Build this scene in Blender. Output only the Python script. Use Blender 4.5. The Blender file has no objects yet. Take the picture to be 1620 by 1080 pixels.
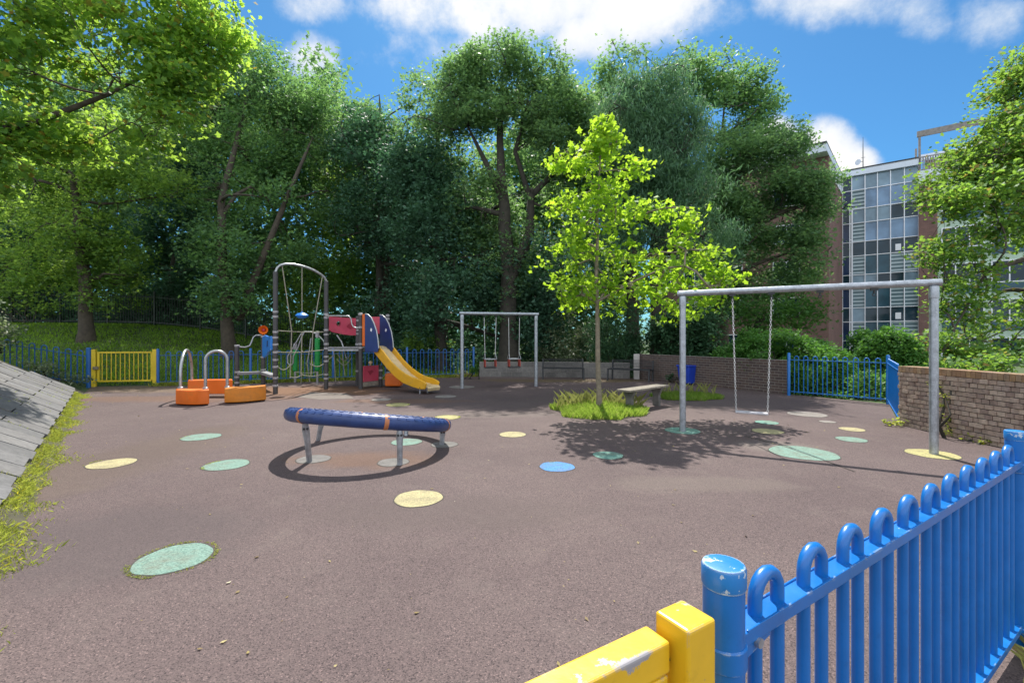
import bpy, bmesh, math, random, zlib
import numpy as np
from mathutils import Vector

R = math.radians
random.seed(7)
rng = np.random.default_rng(11)
S = bpy.context.scene
COL = S.collection

# ------------------------------------------------------------------ camera frame helpers
F, CX, CY, H = 720.0, 810.0, 535.0, 1.6
def G(px, py, z=0.0):
    "point at height z seen at pixel"
    Y = F * (H - z) / (py - CY)
    return Vector(((px - CX) / F * Y, Y, z))
def P(px, py, Y):
    return Vector(((px - CX) / F * Y, Y, H - (py - CY) / F * Y))
def PC(px, Y, z=0.0):
    return Vector(((px - CX) / F * Y, Y, z))

# ------------------------------------------------------------------ terrain
EDGE0, EDGED, EDGEP = Vector((-3.55, 3.16)), Vector((-0.663, 0.748)), Vector((-0.748, -0.663))
FA, FB, FC = (-12.0, 15.4), (-1.6, 19.2), (-17.5, 14.3)
def sstep(a, b, x):
    t = min(1, max(0, (x - a) / (b - a))); return t * t * (3 - 2 * t)
def bank_d(x, y):
    return (x - EDGE0.x) * EDGEP.x + (y - EDGE0.y) * EDGEP.y
def fence_d(x, y):
    dx, dy = FB[0] - FA[0], FB[1] - FA[1]
    l = math.hypot(dx, dy)
    return ((x - FA[0]) * -dy + (y - FA[1]) * dx) / l
def height(x, y):
    z = 0.0
    d = bank_d(x, y)
    if d > 0:
        z = 0.60 * min(d, 2.5) + 0.06 * max(0, min(d - 2.5, 12))
    df = fence_d(x, y)
    if df > 0:
        w = sstep(-3, -20, x)
        hz = (0.03 + 0.22 * w) * min(df, 9) + 0.02 * max(0, min(df - 9, 30))
        z = hz if d <= 0 else max(z * (1 - sstep(0, 3, df)), hz)
        if d > 0: z = max(z, hz)
    return z

# ------------------------------------------------------------------ mesh builder
def worigin(o):
    v = Vector((0, 0, 0))
    while o is not None:
        v += o.location; o = o.parent
    return v
class MB:
    def __init__(s): s.v = []; s.f = []; s.sm = []
    def add(s, vs, fs, smooth=False):
        b = len(s.v)
        s.v += [tuple(v) for v in vs]
        s.f += [tuple(b + i for i in f) for f in fs]
        s.sm += [smooth] * len(fs)
    def box(s, c, size, rz=0.0, ax=None):
        c = Vector(c)
        if ax is None:
            ax = (Vector((math.cos(rz), math.sin(rz), 0)), Vector((-math.sin(rz), math.cos(rz), 0)), Vector((0, 0, 1)))
        hx, hy, hz = [k / 2 for k in size]
        vs = [c + ax[0] * (sx * hx) + ax[1] * (sy * hy) + ax[2] * (sz * hz)
              for sx, sy, sz in ((-1,-1,-1),(1,-1,-1),(1,1,-1),(-1,1,-1),(-1,-1,1),(1,-1,1),(1,1,1),(-1,1,1))]
        s.add(vs, [(0,3,2,1),(4,5,6,7),(0,1,5,4),(1,2,6,5),(2,3,7,6),(3,0,4,7)])
    def beam(s, a, b, w, h, up=Vector((0, 0, 1))):
        a, b = Vector(a), Vector(b); d = b - a
        x = d.normalized(); y = up.cross(x).normalized(); z = x.cross(y)
        s.box((a + b) / 2, (d.length, w, h), ax=(x, y, z))
    def tube(s, pts, r, n=10, caps=True, closed=False):
        pts = [Vector(p) for p in pts]; m = len(pts)
        rs = r if isinstance(r, (list, tuple)) else [r] * m
        rings = []; prev = None
        for i, p in enumerate(pts):
            if closed: t = (pts[(i + 1) % m] - pts[i - 1])
            else: t = pts[min(i + 1, m - 1)] - pts[max(i - 1, 0)]
            t = t.normalized() if t.length > 1e-9 else Vector((0, 0, 1))
            if prev is None:
                u = t.cross(Vector((0, 0, 1)))
                if u.length < 1e-3: u = t.cross(Vector((1, 0, 0)))
            else:
                u = prev - t * prev.dot(t)
            u.normalize(); prev = u; w = t.cross(u)
            rings.append([p + (u * math.cos(2 * math.pi * k / n) + w * math.sin(2 * math.pi * k / n)) * rs[i] for k in range(n)])
        vs = [v for ring in rings for v in ring]; fs = []
        for i in range(m if closed else m - 1):
            j = (i + 1) % m
            for k in range(n):
                k2 = (k + 1) % n
                fs.append((i * n + k, i * n + k2, j * n + k2, j * n + k))
        s.add(vs, fs, True)
        if caps and not closed:
            s.add(rings[0], [tuple(range(n - 1, -1, -1))]); s.add(rings[-1], [tuple(range(n))])
    def lathe(s, c, prof, n=24, smooth=True):
        c = Vector(c)
        ring = lambda r, z: [c + Vector((r * math.cos(2 * math.pi * k / n), r * math.sin(2 * math.pi * k / n), z)) for k in range(n)]
        runs = [[prof[0]]]
        for i in range(1, len(prof)):                                # split where the profile turns sharply
            runs[-1].append(prof[i])
            if i < len(prof) - 1:
                a = Vector((prof[i][0] - prof[i-1][0], prof[i][1] - prof[i-1][1])); b = Vector((prof[i+1][0] - prof[i][0], prof[i+1][1] - prof[i][1]))
                if a.length > 1e-6 and b.length > 1e-6 and a.angle(b) > R(28): runs.append([prof[i]])
        for run in runs:
            vs = [v for q in run for v in ring(*q)]; fs = []
            for i in range(len(run) - 1):
                for k in range(n):
                    k2 = (k + 1) % n
                    fs.append((i * n + k, i * n + k2, (i + 1) * n + k2, (i + 1) * n + k))
            s.add(vs, fs, smooth)
        if prof[-1][0] > 1e-4: s.add(ring(*prof[-1]), [tuple(range(n))])
        if prof[0][0] > 1e-4: s.add(ring(*prof[0]), [tuple(range(n - 1, -1, -1))])
    def prism(s, poly, off, hole=None):
        "poly: 3D points in a plane, off: extrusion vector"
        poly = [Vector(p) for p in poly]; off = Vector(off); n = len(poly)
        if hole is None:
            s.add(poly + [p + off for p in poly],
                  [tuple(range(n - 1, -1, -1)), tuple(range(n, 2 * n))] +
                  [(i, (i + 1) % n, n + (i + 1) % n, n + i) for i in range(n)])
        else:
            hole = [Vector(p) for p in hole]; m = len(hole)
            i0 = min(range(n), key=lambda i: (poly[i] - hole[0]).length)
            loop = [poly[(i0 + k) % n] for k in range(n + 1)] + [hole[(-k) % m] for k in range(m + 1)]
            L = len(loop)
            s.add(loop, [tuple(range(L - 1, -1, -1))]); s.add([p + off for p in loop], [tuple(range(L))])
            s.add(poly + [p + off for p in poly], [(i, (i + 1) % n, n + (i + 1) % n, n + i) for i in range(n)])
            s.add(hole + [p + off for p in hole], [(m + i, m + (i + 1) % m, (i + 1) % m, i) for i in range(m)])
    def build(s, name, mat, parent=None, base=None, bevel=0, seg=2):
        org = worigin(parent) if parent else Vector(base or (0, 0, 0))
        me = bpy.data.meshes.new(name)
        me.from_pydata([tuple(Vector(v) - org) for v in s.v], [], s.f)
        me.polygons.foreach_set('use_smooth', s.sm)
        me.materials.append(mat); me.update()
        o = bpy.data.objects.new(name, me); COL.objects.link(o)
        if parent: o.parent = parent
        else: o.location = org
        if bevel:
            b = o.modifiers.new('bevel', 'BEVEL'); b.width = bevel; b.segments = seg; b.limit_method = 'ANGLE'; b.angle_limit = R(40)
        return o
def tag(o, label=None, cat=None, group=None, kind=None):
    if label: o['label'] = label
    if cat: o['category'] = cat
    if group: o['group'] = group
    if kind: o['kind'] = kind
    return o
def empty(name, loc, label, cat, group=None):
    o = bpy.data.objects.new(name, None); o.location = loc; o.empty_display_size = .1
    COL.objects.link(o); return tag(o, label, cat, group)
def np_mesh(name, V, K, mat, parent=None, base=(0, 0, 0), smooth=False):
    "V: (N*K,3) vertices, each K in a row is one face"
    org = np.array(worigin(parent) if parent else base)
    V = np.asarray(V, dtype=np.float64).reshape(-1, 3) - org
    n = len(V) // K
    me = bpy.data.meshes.new(name)
    me.vertices.add(n * K); me.vertices.foreach_set('co', V.astype(np.float32).ravel())
    me.loops.add(n * K); me.loops.foreach_set('vertex_index', np.arange(n * K, dtype=np.int32))
    me.polygons.add(n); me.polygons.foreach_set('loop_start', np.arange(0, n * K, K, dtype=np.int32))
    if smooth: me.polygons.foreach_set('use_smooth', np.ones(n, dtype=bool))
    me.materials.append(mat); me.update(calc_edges=True); me.validate()
    o = bpy.data.objects.new(name, me); COL.objects.link(o)
    if parent: o.parent = parent
    else: o.location = base
    return o

# ------------------------------------------------------------------ materials
def newmat(name):
    m = bpy.data.materials.new(name); m.use_nodes = True
    nt = m.node_tree; nt.nodes.clear()
    out = nt.nodes.new('ShaderNodeOutputMaterial')
    return m, nt, out
class N:
    def __init__(s, nt): s.nt = nt
    def __call__(s, t, **kw):
        n = s.nt.nodes.new(t)
        for k, v in kw.items():
            if k.startswith('i_'):
                key = k[2:]; key = int(key) if key.isdigit() else key.replace('_', ' ')
                if hasattr(v, 'is_linked'): s.nt.links.new(v, n.inputs[key])
                else: n.inputs[key].default_value = v
            else: setattr(n, k, v)
        return n
    def link(s, a, b): s.nt.links.new(a, b)
    def math(s, op, a, b=0.0, c=None):
        n = s('ShaderNodeMath', operation=op)
        for i, v in enumerate((a, b) if c is None else (a, b, c)):
            if hasattr(v, 'is_linked'): s.nt.links.new(v, n.inputs[i])
            else: n.inputs[i].default_value = v
        return n.outputs[0]
    def ramp(s, fac, stops, interp='LINEAR'):
        n = s('ShaderNodeValToRGB'); n.color_ramp.interpolation = interp
        el = n.color_ramp.elements
        while len(el) < len(stops): el.new(0.5)
        for e, (p, c) in zip(el, stops):
            e.position = p; e.color = (c[0], c[1], c[2], 1) if len(c) == 3 else c
        s.nt.links.new(fac, n.inputs[0]); return n.outputs[0]
    def mix(s, fac, a, b, mode='MIX'):
        n = s('ShaderNodeMix', data_type='RGBA', blend_type=mode)
        for key, v in ((0, fac), (6, a), (7, b)):
            if hasattr(v, 'is_linked'): s.nt.links.new(v, n.inputs[key])
            else: n.inputs[key].default_value = v if key == 0 else (v[0], v[1], v[2], 1)
        return n.outputs[2]
    def noise(s, vec, scale, detail=4, rough=.6, out=0):
        n = s('ShaderNodeTexNoise'); n.inputs['Scale'].default_value = scale
        n.inputs['Detail'].default_value = detail; n.inputs['Roughness'].default_value = rough
        s.nt.links.new(vec, n.inputs['Vector']); return n.outputs[out]
def mul(c, k): return tuple(min(1, x * k) for x in c)
def pmat(name, c, var=.25, scale=4.0, rough=.5, metal=0.0, bump=0.0, bscale=60.0, grain=0.0, gscale=200.0, chip=None, chipt=.66, chips=9.0, spec=.5, grime=None, coat=0):
    m, nt, out = newmat(name); n = N(nt)
    tc = n('ShaderNodeTexCoord').outputs['Object']
    f = n.noise(tc, scale, 5)
    col = n.ramp(f, [(.3, mul(c, 1 - var)), (.7, mul(c, 1 + var))])
    if grime:
        g = n.noise(tc, scale * .6 + 1.3, 6, .7)
        col = n.mix(n.ramp(g, [(.5, (0, 0, 0)), (.72, (.7, .7, .7))]), col, grime)
    if grain:
        g = n.noise(tc, gscale, 2)
        col = n.mix(1.0, col, n.ramp(g, [(.3, (1 - grain,) * 3), (.7, (1, 1, 1))]), 'MULTIPLY')
    rr = n.ramp(f, [(.3, (max(0, rough - .1),) * 3), (.7, (min(1, rough + .12),) * 3)])
    if chip:
        g = n.noise(tc, chips, 6, .65)
        msk = n.ramp(g, [(chipt, (0, 0, 0)), (chipt + .015, (1, 1, 1))])
        col = n.mix(msk, col, chip)
    b = n('ShaderNodeBsdfPrincipled', i_Base_Color=col, i_Metallic=metal, i_Roughness=rr)
    b.inputs['Specular IOR Level'].default_value = spec
    if coat: b.inputs['Coat Weight'].default_value = coat
    if bump:
        bp = n('ShaderNodeBump', i_Strength=bump, i_Distance=.01, i_Height=n.noise(tc, bscale, 4))
        n.link(bp.outputs[0], b.inputs['Normal'])
    n.link(b.outputs[0], out.inputs[0]); return m
def wornpaint(name, c, bare, edge=.5, chipt=.68, chips=13, rough=.28, stain=None):
    m, nt, out = newmat(name); n = N(nt)
    tc = n('ShaderNodeTexCoord').outputs['Object']
    f = n.noise(tc, 5, 5)
    col = n.ramp(f, [(.3, mul(c, .86)), (.7, mul(c, 1.1))])
    if stain: col = n.mix(n.ramp(n.noise(tc, 7, 5, .6), [(.56, (0, 0, 0)), (.72, (.75, .75, .75))]), col, stain)
    bv = n('ShaderNodeBevel', samples=4, i_Radius=.007); ge = n('ShaderNodeNewGeometry')
    dt = n('ShaderNodeVectorMath', operation='DOT_PRODUCT'); n.link(bv.outputs[0], dt.inputs[0]); n.link(ge.outputs['Normal'], dt.inputs[1])
    ed = n.math('MULTIPLY', n.math('SUBTRACT', 1.0, dt.outputs['Value']), 2.2 * edge)
    g = n.math('ADD', n.noise(tc, chips, 6, .65), n.math('MINIMUM', ed, .16))
    msk = n.ramp(g, [(chipt, (0, 0, 0)), (chipt + .012, (1, 1, 1))])
    dirt = n.ramp(n.noise(tc, 28, 4, .7), [(.58, (0, 0, 0)), (.75, (.35, .35, .35))])
    col = n.mix(dirt, col, mul(c, .62))
    col = n.mix(msk, col, bare)
    b = n('ShaderNodeBsdfPrincipled', i_Base_Color=col)
    n.link(n.ramp(n.math('ADD', f, msk), [(.3, (rough,) * 3), (1.0, (.6,) * 3)]), b.inputs['Roughness'])
    b.inputs['Coat Weight'].default_value = .25; b.inputs['Coat Roughness'].default_value = .22
    bp = n('ShaderNodeBump', i_Strength=.22, i_Distance=.002, i_Height=n.math('SUBTRACT', n.noise(tc, 34, 3), n.math('MULTIPLY', msk, .8)))
    n.link(bp.outputs[0], b.inputs['Normal'])
    n.link(b.outputs[0], out.inputs[0]); return m
def leafmat(name, dark, light, trans, tw=.45, rough=.55, spec=.22, warm=None):
    m, nt, out = newmat(name); n = N(nt)
    dark, light, trans = mul(dark, 1.22), mul(light, 1.2), mul(trans, 1.25)
    rnd = n('ShaderNodeNewGeometry').outputs['Random Per Island']
    tc = n('ShaderNodeTexCoord').outputs['Object']
    cl = n.ramp(n.noise(tc, .45, 3), [(.3, (.7, .72, .72)), (.7, (1.25, 1.22, 1.1))])
    stops = [(0, dark), (.85, light)] + ([(1.0, warm)] if warm else [])
    col = n.mix(1.0, n.ramp(rnd, stops), cl, 'MULTIPLY')
    tcol = n.mix(1.0, n.ramp(rnd, [(0, mul(trans, .75)), (.9, trans)] + ([(1.0, mul(warm, 1.4))] if warm else [])), cl, 'MULTIPLY')
    b = n('ShaderNodeBsdfPrincipled', i_Base_Color=col, i_Roughness=rough)
    b.inputs['Specular IOR Level'].default_value = spec
    t = n('ShaderNodeBsdfTranslucent', i_Color=tcol)
    mx = n('ShaderNodeMixShader'); mx.inputs[0].default_value = tw
    n.link(b.outputs[0], mx.inputs[1]); n.link(t.outputs[0], mx.inputs[2]); n.link(mx.outputs[0], out.inputs[0])
    return m
def brickmat(name, cols, rough=.85):
    m, nt, out = newmat(name); n = N(nt)
    rnd = n('ShaderNodeNewGeometry').outputs['Random Per Island']
    tc = n('ShaderNodeTexCoord').outputs['Object']
    k = len(cols)
    col = n.ramp(rnd, [(i / (k - 1), c) for i, c in enumerate(cols)])
    col = n.mix(1.0, col, n.ramp(n.noise(tc, 14, 6, .7), [(.3, (.6, .6, .6)), (.7, (1.15, 1.12, 1.1))]), 'MULTIPLY')
    st = n.ramp(n.noise(tc, 1.1, 5), [(.5, (0, 0, 0)), (.75, (.4, .4, .4))])
    col = n.mix(st, col, (.07, .06, .055))
    b = n('ShaderNodeBsdfPrincipled', i_Base_Color=col, i_Roughness=rough)
    bp = n('ShaderNodeBump', i_Strength=.5, i_Distance=.006, i_Height=n.noise(tc, 45, 4))
    n.link(bp.outputs[0], b.inputs['Normal']); n.link(b.outputs[0], out.inputs[0]); return m

def rubber(name, c, c2, speck, stains=(), edge=None):
    m, nt, out = newmat(name); n = N(nt)
    pos = n('ShaderNodeNewGeometry').outputs['Position']
    big = n.noise(pos, .35, 5, .6)
    col = n.ramp(big, [(.35, c), (.65, c2)])
    vor = n('ShaderNodeTexVoronoi', i_Scale=165.0); n.link(pos, vor.inputs['Vector'])
    sepc = n('ShaderNodeSeparateColor'); n.link(vor.outputs['Color'], sepc.inputs[0])
    gr = n.ramp(sepc.outputs[0], [(0, (.30, .30, .33)), (.25, (.80, .80, .80)), (.75, (1.08, 1.06, 1.04)), (.95, (1.25, 1.22, 1.2)), (1, (1.9, 1.8, 1.75))])
    col = n.mix(1.0, col, gr, 'MULTIPLY')
    wear = n.noise(pos, 2.3, 6, .7)
    col = n.mix(n.ramp(wear, [(.52, (0, 0, 0)), (.75, (.4, .4, .4))]), col, speck)
    for (x, y, rx, ry, sc, amt) in stains:
        mp = n('ShaderNodeMapping'); n.link(pos, mp.inputs[0])
        mp.inputs['Location'].default_value = (-x / rx, -y / ry, 0); mp.inputs['Scale'].default_value = (1 / rx, 1 / ry, 0)
        ln = n('ShaderNodeVectorMath', operation='LENGTH'); n.link(mp.outputs[0], ln.inputs[0])
        d = n.math('ADD', ln.outputs['Value'], n.math('MULTIPLY', n.math('SUBTRACT', n.noise(pos, 1.1, 5, .65), .5), 1.6))
        col = n.mix(n.ramp(d, [(.55, (amt,) * 3), (1.05, (0, 0, 0))]), col, sc)
    b = n('ShaderNodeBsdfPrincipled', i_Base_Color=col, i_Roughness=.85)
    b.inputs['Specular IOR Level'].default_value = .25
    bp = n('ShaderNodeBump', i_Strength=.55, i_Distance=.006, i_Height=sepc.outputs[0])
    n.link(bp.outputs[0], b.inputs['Normal']); n.link(b.outputs[0], out.inputs[0]); return m

M = {}
RUST = (.17, .085, .04)
M['rubber'] = rubber('rubber surface', (.098, .072, .071), (.127, .095, .091), (.145, .115, .104),
    stains=[(-6.6, 13.9, 3.6, 1.7, RUST, .75), (-11.5, 14.4, 3.0, 1.2, (.16, .11, .06), .5), (-2.0, 6.0, 1.1, .5, RUST, .35), (2.4, 17.2, 4.5, .8, (.11, .08, .035), .7), (-9.0, 12.0, 4, .7, RUST, .35), (-5.2, 5.8, 1.0, 3.5, (.10, .072, .05), .35), (3.9, 6.75, .7, .5, (.17, .145, .125), .5), (-.5, 4.2, 1.6, .5, (.085, .065, .06), .4), (2.0, 5.0, 1.2, .35, (.16, .13, .11), .35), (-3.2, 3.6, 1.3, .9, (.075, .06, .06), .45), (-.8, 9.6, 2.2, .5, (.15, .125, .11), .4), (-2.8, 11.6, 2.0, .5, RUST, .35)])
def spotmat(name, c):
    m, nt, out = newmat(name); n = N(nt)
    pos = n('ShaderNodeNewGeometry').outputs['Position']
    vor = n('ShaderNodeTexVoronoi', i_Scale=110.0); n.link(pos, vor.inputs['Vector'])
    sepc = n('ShaderNodeSeparateColor'); n.link(vor.outputs['Color'], sepc.inputs[0])
    col = n.mix(1.0, c, n.ramp(sepc.outputs[0], [(0, (.62, .66, .62)), (.5, (1, 1, 1)), (1, (1.3, 1.25, 1.2))]), 'MULTIPLY')
    col = n.mix(n.ramp(n.noise(pos, 5, 6, .7), [(.46, (0, 0, 0)), (.74, (.72, .72, .72))]), col, (.14, .115, .085))
    b = n('ShaderNodeBsdfPrincipled', i_Base_Color=col, i_Roughness=.85)
    b.inputs['Specular IOR Level'].default_value = .25
    n.link(b.outputs[0], out.inputs[0]); return m
M['mint'] = spotmat('mint rubber', (.150, .235, .198)); M['cream'] = spotmat('cream rubber', (.345, .305, .17))
M['teal'] = spotmat('teal rubber', (.13, .25, .21)); M['azure'] = spotmat('azure rubber', (.07, .20, .44))
M['pale'] = spotmat('pale rubber', (.21, .19, .178)); M['lemon'] = spotmat('lemon rubber', (.34, .31, .14))
M['concrete'] = pmat('concrete pad', (.165, .155, .145), .35, 6, .9, bump=.3, grain=.35, gscale=120)
M['slab'] = brickmat('paving slabs', [(.105, .105, .107), (.145, .145, .148), (.125, .122, .122), (.165, .162, .16)])
M['soil'] = pmat('soil', (.055, .05, .028), .4, 3, .95, bump=.6, bscale=30)
M['lawn'] = pmat('lawn soil', (.045, .075, .018), .4, 1.2, .95, bump=.6, bscale=40)
M['blue'] = wornpaint('blue gloss paint', (.002, .135, .45), (.34, .40, .46), .5, .70, 17)
M['blue_cap'] = wornpaint('scuffed blue cap', (.01, .17, .48), (.42, .50, .58), .6, .585, 30)
M['blue_far'] = pmat('blue fence paint', (.012, .10, .33), .2, 2, .4)
M['yellow'] = wornpaint('yellow gloss paint', (.70, .42, .014), (.30, .28, .29), .9, .625, 13, stain=(.66, .27, .01))
M['yellow_far'] = pmat('yellow gate paint', (.62, .46, .03), .15, 3, .4)
M['galv'] = pmat('galvanised steel', (.43, .46, .50), .22, 14, .42, metal=.65, bump=.08, bscale=70, grain=.25, gscale=60)
M['chain'] = pmat('chain steel', (.55, .55, .55), .2, 20, .4, metal=.6)
M['steel'] = pmat('handrail steel', (.36, .37, .38), .15, 10, .35, metal=.6)
M['blackm'] = pmat('black metal paint', (.018, .02, .024), .3, 6, .45)
M['darkgreen'] = pmat('dark green railing paint', (.012, .022, .018), .3, 4, .5)
M['post'] = pmat('charcoal post coating', (.05, .048, .05), .2, 7, .5)
M['band'] = pmat('pale post clamp', (.33, .32, .33), .15, 9, .45, metal=.3)
M['ring'] = pmat('navy rubber', (.022, .050, .17), .2, 6, .42, grain=.2, gscale=90, bump=.15, bscale=90)
M['orangeb'] = pmat('orange band', (.42, .15, .06), .15, 8, .5)
M['orange'] = pmat('orange plastic', (.68, .135, .010), .12, 3, .42, grime=(.40, .16, .03), bump=.04)
M['orange2'] = pmat('faded orange plastic', (.58, .19, .015), .15, 3, .5, grime=(.32, .14, .03))
M['slide'] = pmat('yellow slide plastic', (.66, .34, .012), .10, 2, .35, grime=(.42, .26, .05))
M['chute'] = pmat('worn slide bed', (.60, .46, .26), .12, 4, .3)
M['navy'] = pmat('navy panel', (.012, .035, .15), .2, 3, .4)
M['red'] = pmat('raspberry panel', (.50, .055, .10), .15, 3, .45, grime=(.33, .08, .09))
M['redd'] = pmat('dark red relief', (.30, .02, .045), .15, 3, .5)
M['bluep'] = pmat('bright blue panel', (.02, .19, .62), .15, 4, .4, chip=(.55, .62, .72), chipt=.64, chips=10)
M['green'] = pmat('green sleeve', (.01, .26, .05), .15, 4, .4)
M['rope'] = pmat('weathered rope', (.30, .28, .22), .25, 30, .9, bump=.3, bscale=150)
M['deck'] = pmat('grey deck', (.20, .20, .21), .25, 8, .7)
M['wood'] = pmat('weathered timber', (.27, .235, .19), .35, 9, .85, bump=.4, bscale=50, grain=.35, gscale=35)
M['bin'] = pmat('blue bin plastic', (.012, .05, .42), .15, 4, .4)
M['seatrub'] = pmat('black rubber seat', (.035, .033, .035), .2, 8, .6)
M['redseat'] = pmat('red seat rubber', (.33, .05, .035), .2, 8, .6)
M['seatalu'] = pmat('worn seat top', (.42, .40, .42), .2, 8, .5)
M['bark'] = pmat('bark', (.060, .048, .036), .45, 6, .95, bump=.9, bscale=18)
M['bark2'] = pmat('pale sapling bark', (.19, .16, .115), .35, 12, .9, bump=.5, bscale=40)
M['ivybark'] = pmat('dark bark', (.038, .034, .026), .45, 5, .95, bump=.9, bscale=16)
M['brick_right'] = brickmat('rustic brick', [(.36, .26, .21), (.47, .36, .29), (.29, .21, .18), (.52, .41, .33), (.38, .29, .25)])
M['brick_cope'] = brickmat('tan coping brick', [(.38, .24, .12), (.29, .17, .10), (.42, .29, .17), (.30, .20, .14)])
M['brick_dark'] = brickmat('dark brick', [(.10, .066, .06), (.135, .09, .075), (.085, .058, .056), (.12, .085, .08)])
M['mortar'] = pmat('mortar', (.23, .21, .185), .2, 8, .95, bump=.3)
M['mortar_d'] = pmat('dark mortar', (.10, .09, .08), .25, 8, .95, bump=.3)
M['block'] = brickmat('grey block', [(.165, .16, .155), (.205, .198, .19), (.14, .137, .132)])
M['pier'] = pmat('pale concrete pier', (.42, .39, .37), .2, 5, .9, bump=.3)
M['white'] = pmat('white frame paint', (.78, .80, .86), .08, 3, .5)
M['fascia'] = pmat('pale blue fascia', (.62, .67, .76), .08, 1, .6)
M['roofing'] = pmat('dark roof edge', (.05, .05, .055), .2, 3, .8)
M['panelgreen'] = pmat('pale green cladding', (.40, .52, .42), .1, 1.5, .6)
M['timber_rail'] = pmat('grey balcony timber', (.24, .22, .21), .3, 5, .85)
M['rendergrey'] = pmat('pale render', (.52, .52, .52), .1, 1, .8)
def bldbrick(name, c1, c2, mort):
    m, nt, out = newmat(name); n = N(nt)
    uv = n('ShaderNodeUVMap').outputs[0]
    bt = n('ShaderNodeTexBrick'); n.link(uv, bt.inputs['Vector'])
    bt.inputs['Scale'].default_value = 1.0; bt.inputs['Brick Width'].default_value = .225; bt.inputs['Row Height'].default_value = .075
    bt.inputs['Mortar Size'].default_value = .008; bt.inputs['Bias'].default_value = 0
    for k, v in (('Color1', c1), ('Color2', c2), ('Mortar', mort)): bt.inputs[k].default_value = (*v, 1)
    col = n.mix(1.0, bt.outputs['Color'], n.ramp(n.noise(uv, .5, 6, .65), [(.3, (.75, .75, .75)), (.7, (1.15, 1.12, 1.12))]), 'MULTIPLY')
    b = n('ShaderNodeBsdfPrincipled', i_Base_Color=col, i_Roughness=.9)
    n.link(b.outputs[0], out.inputs[0]); return m
M['bbrick'] = bldbrick('building brick', (.21, .105, .09), (.15, .078, .07), (.19, .15, .13))
def glassmat(name, c, rough=.04, stripes=False):
    m, nt, out = newmat(name); n = N(nt)
    tc = n('ShaderNodeTexCoord').outputs['Object']
    col = n.ramp(n.noise(tc, .6, 3), [(.35, mul(c, .7)), (.65, mul(c, 1.3))])
    if stripes:
        sx = n('ShaderNodeSeparateXYZ'); n.link(tc, sx.inputs[0])
        fr = n.math('FRACT', n.math('MULTIPLY', sx.outputs[2], 3.4))
        col = n.mix(n.ramp(fr, [(.42, (0, 0, 0)), (.5, (1, 1, 1))], 'LINEAR'), col, (.34, .42, .46))
    b = n('ShaderNodeBsdfPrincipled', i_Base_Color=col, i_Roughness=rough)
    b.inputs['Specular IOR Level'].default_value = .3
    n.link(b.outputs[0], out.inputs[0]); return m
M['glass'] = glassmat('window glass', (.018, .042, .062)); M['spandrel'] = glassmat('teal spandrel glass', (.025, .085, .125), .1)
M['glass_pale'] = glassmat('pale sky glass', (.20, .29, .37), .08); M['spandrel_pale'] = glassmat('pale spandrel glass', (.16, .25, .38), .15)  # pale sky reflection of the upper floors is put into these colours
M['stripe'] = glassmat('striped screen glass', (.06, .11, .13), .12, True); M['navyglass'] = glassmat('navy spandrel', (.01, .03, .09), .12)

L = {}
L['sycamore'] = leafmat('sycamore leaf', (.038, .112, .046), (.095, .190, .052), (.42, .64, .08), .54, warm=(.24, .17, .035))
L['sapling'] = leafmat('sapling leaf', (.075, .185, .020), (.150, .270, .028), (.44, .66, .045), .56)
L['wood'] = leafmat('woodland leaf', (.046, .112, .060), (.102, .190, .088), (.24, .44, .12), .44)
L['bright'] = leafmat('sunlit shrub leaf', (.055, .125, .036), (.120, .210, .055), (.34, .52, .08), .48)
L['ivy'] = leafmat('ivy leaf', (.034, .085, .058), (.068, .145, .092), (.08, .20, .09), .32)
L['oak'] = leafmat('oak leaf', (.050, .116, .062), (.105, .190, .092), (.24, .42, .13), .44)
L['cedar'] = leafmat('cedar needle', (.046, .112, .070), (.092, .175, .105), (.16, .32, .13), .36)
L['right'] = leafmat('maple leaf', (.046, .118, .038), (.105, .190, .050), (.27, .45, .06), .48, warm=(.26, .18, .05))
L['hedge'] = leafmat('hedge leaf', (.026, .085, .022), (.060, .140, .032), (.12, .28, .045), .38)
L['conifer'] = leafmat('dark conifer leaf', (.022, .068, .036), (.048, .108, .052), (.07, .16, .06), .32)
L['laurel'] = leafmat('pale laurel leaf', (.06, .10, .045), (.17, .20, .13), (.22, .30, .12), .35, rough=.45, spec=.4, warm=(.45, .45, .36))
L['grass'] = leafmat('grass blade', (.07, .15, .02), (.16, .23, .04), (.34, .48, .07), .5, rough=.6, warm=(.34, .31, .13))
L['lawn'] = leafmat('lawn blade', (.06, .14, .02), (.13, .22, .035), (.30, .48, .05), .5, rough=.6)
L['drygrass'] = leafmat('dry grass blade', (.16, .17, .05), (.30, .30, .10), (.34, .36, .10), .45, rough=.7, warm=(.38, .31, .16))
L['weed'] = leafmat('weed leaf', (.13, .18, .03), (.28, .30, .06), (.42, .48, .08), .5, warm=(.50, .42, .03))
L['litter'] = leafmat('fallen leaf', (.10, .06, .025), (.34, .28, .12), (.2, .15, .05), .2, warm=(.6, .56, .48))

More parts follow.
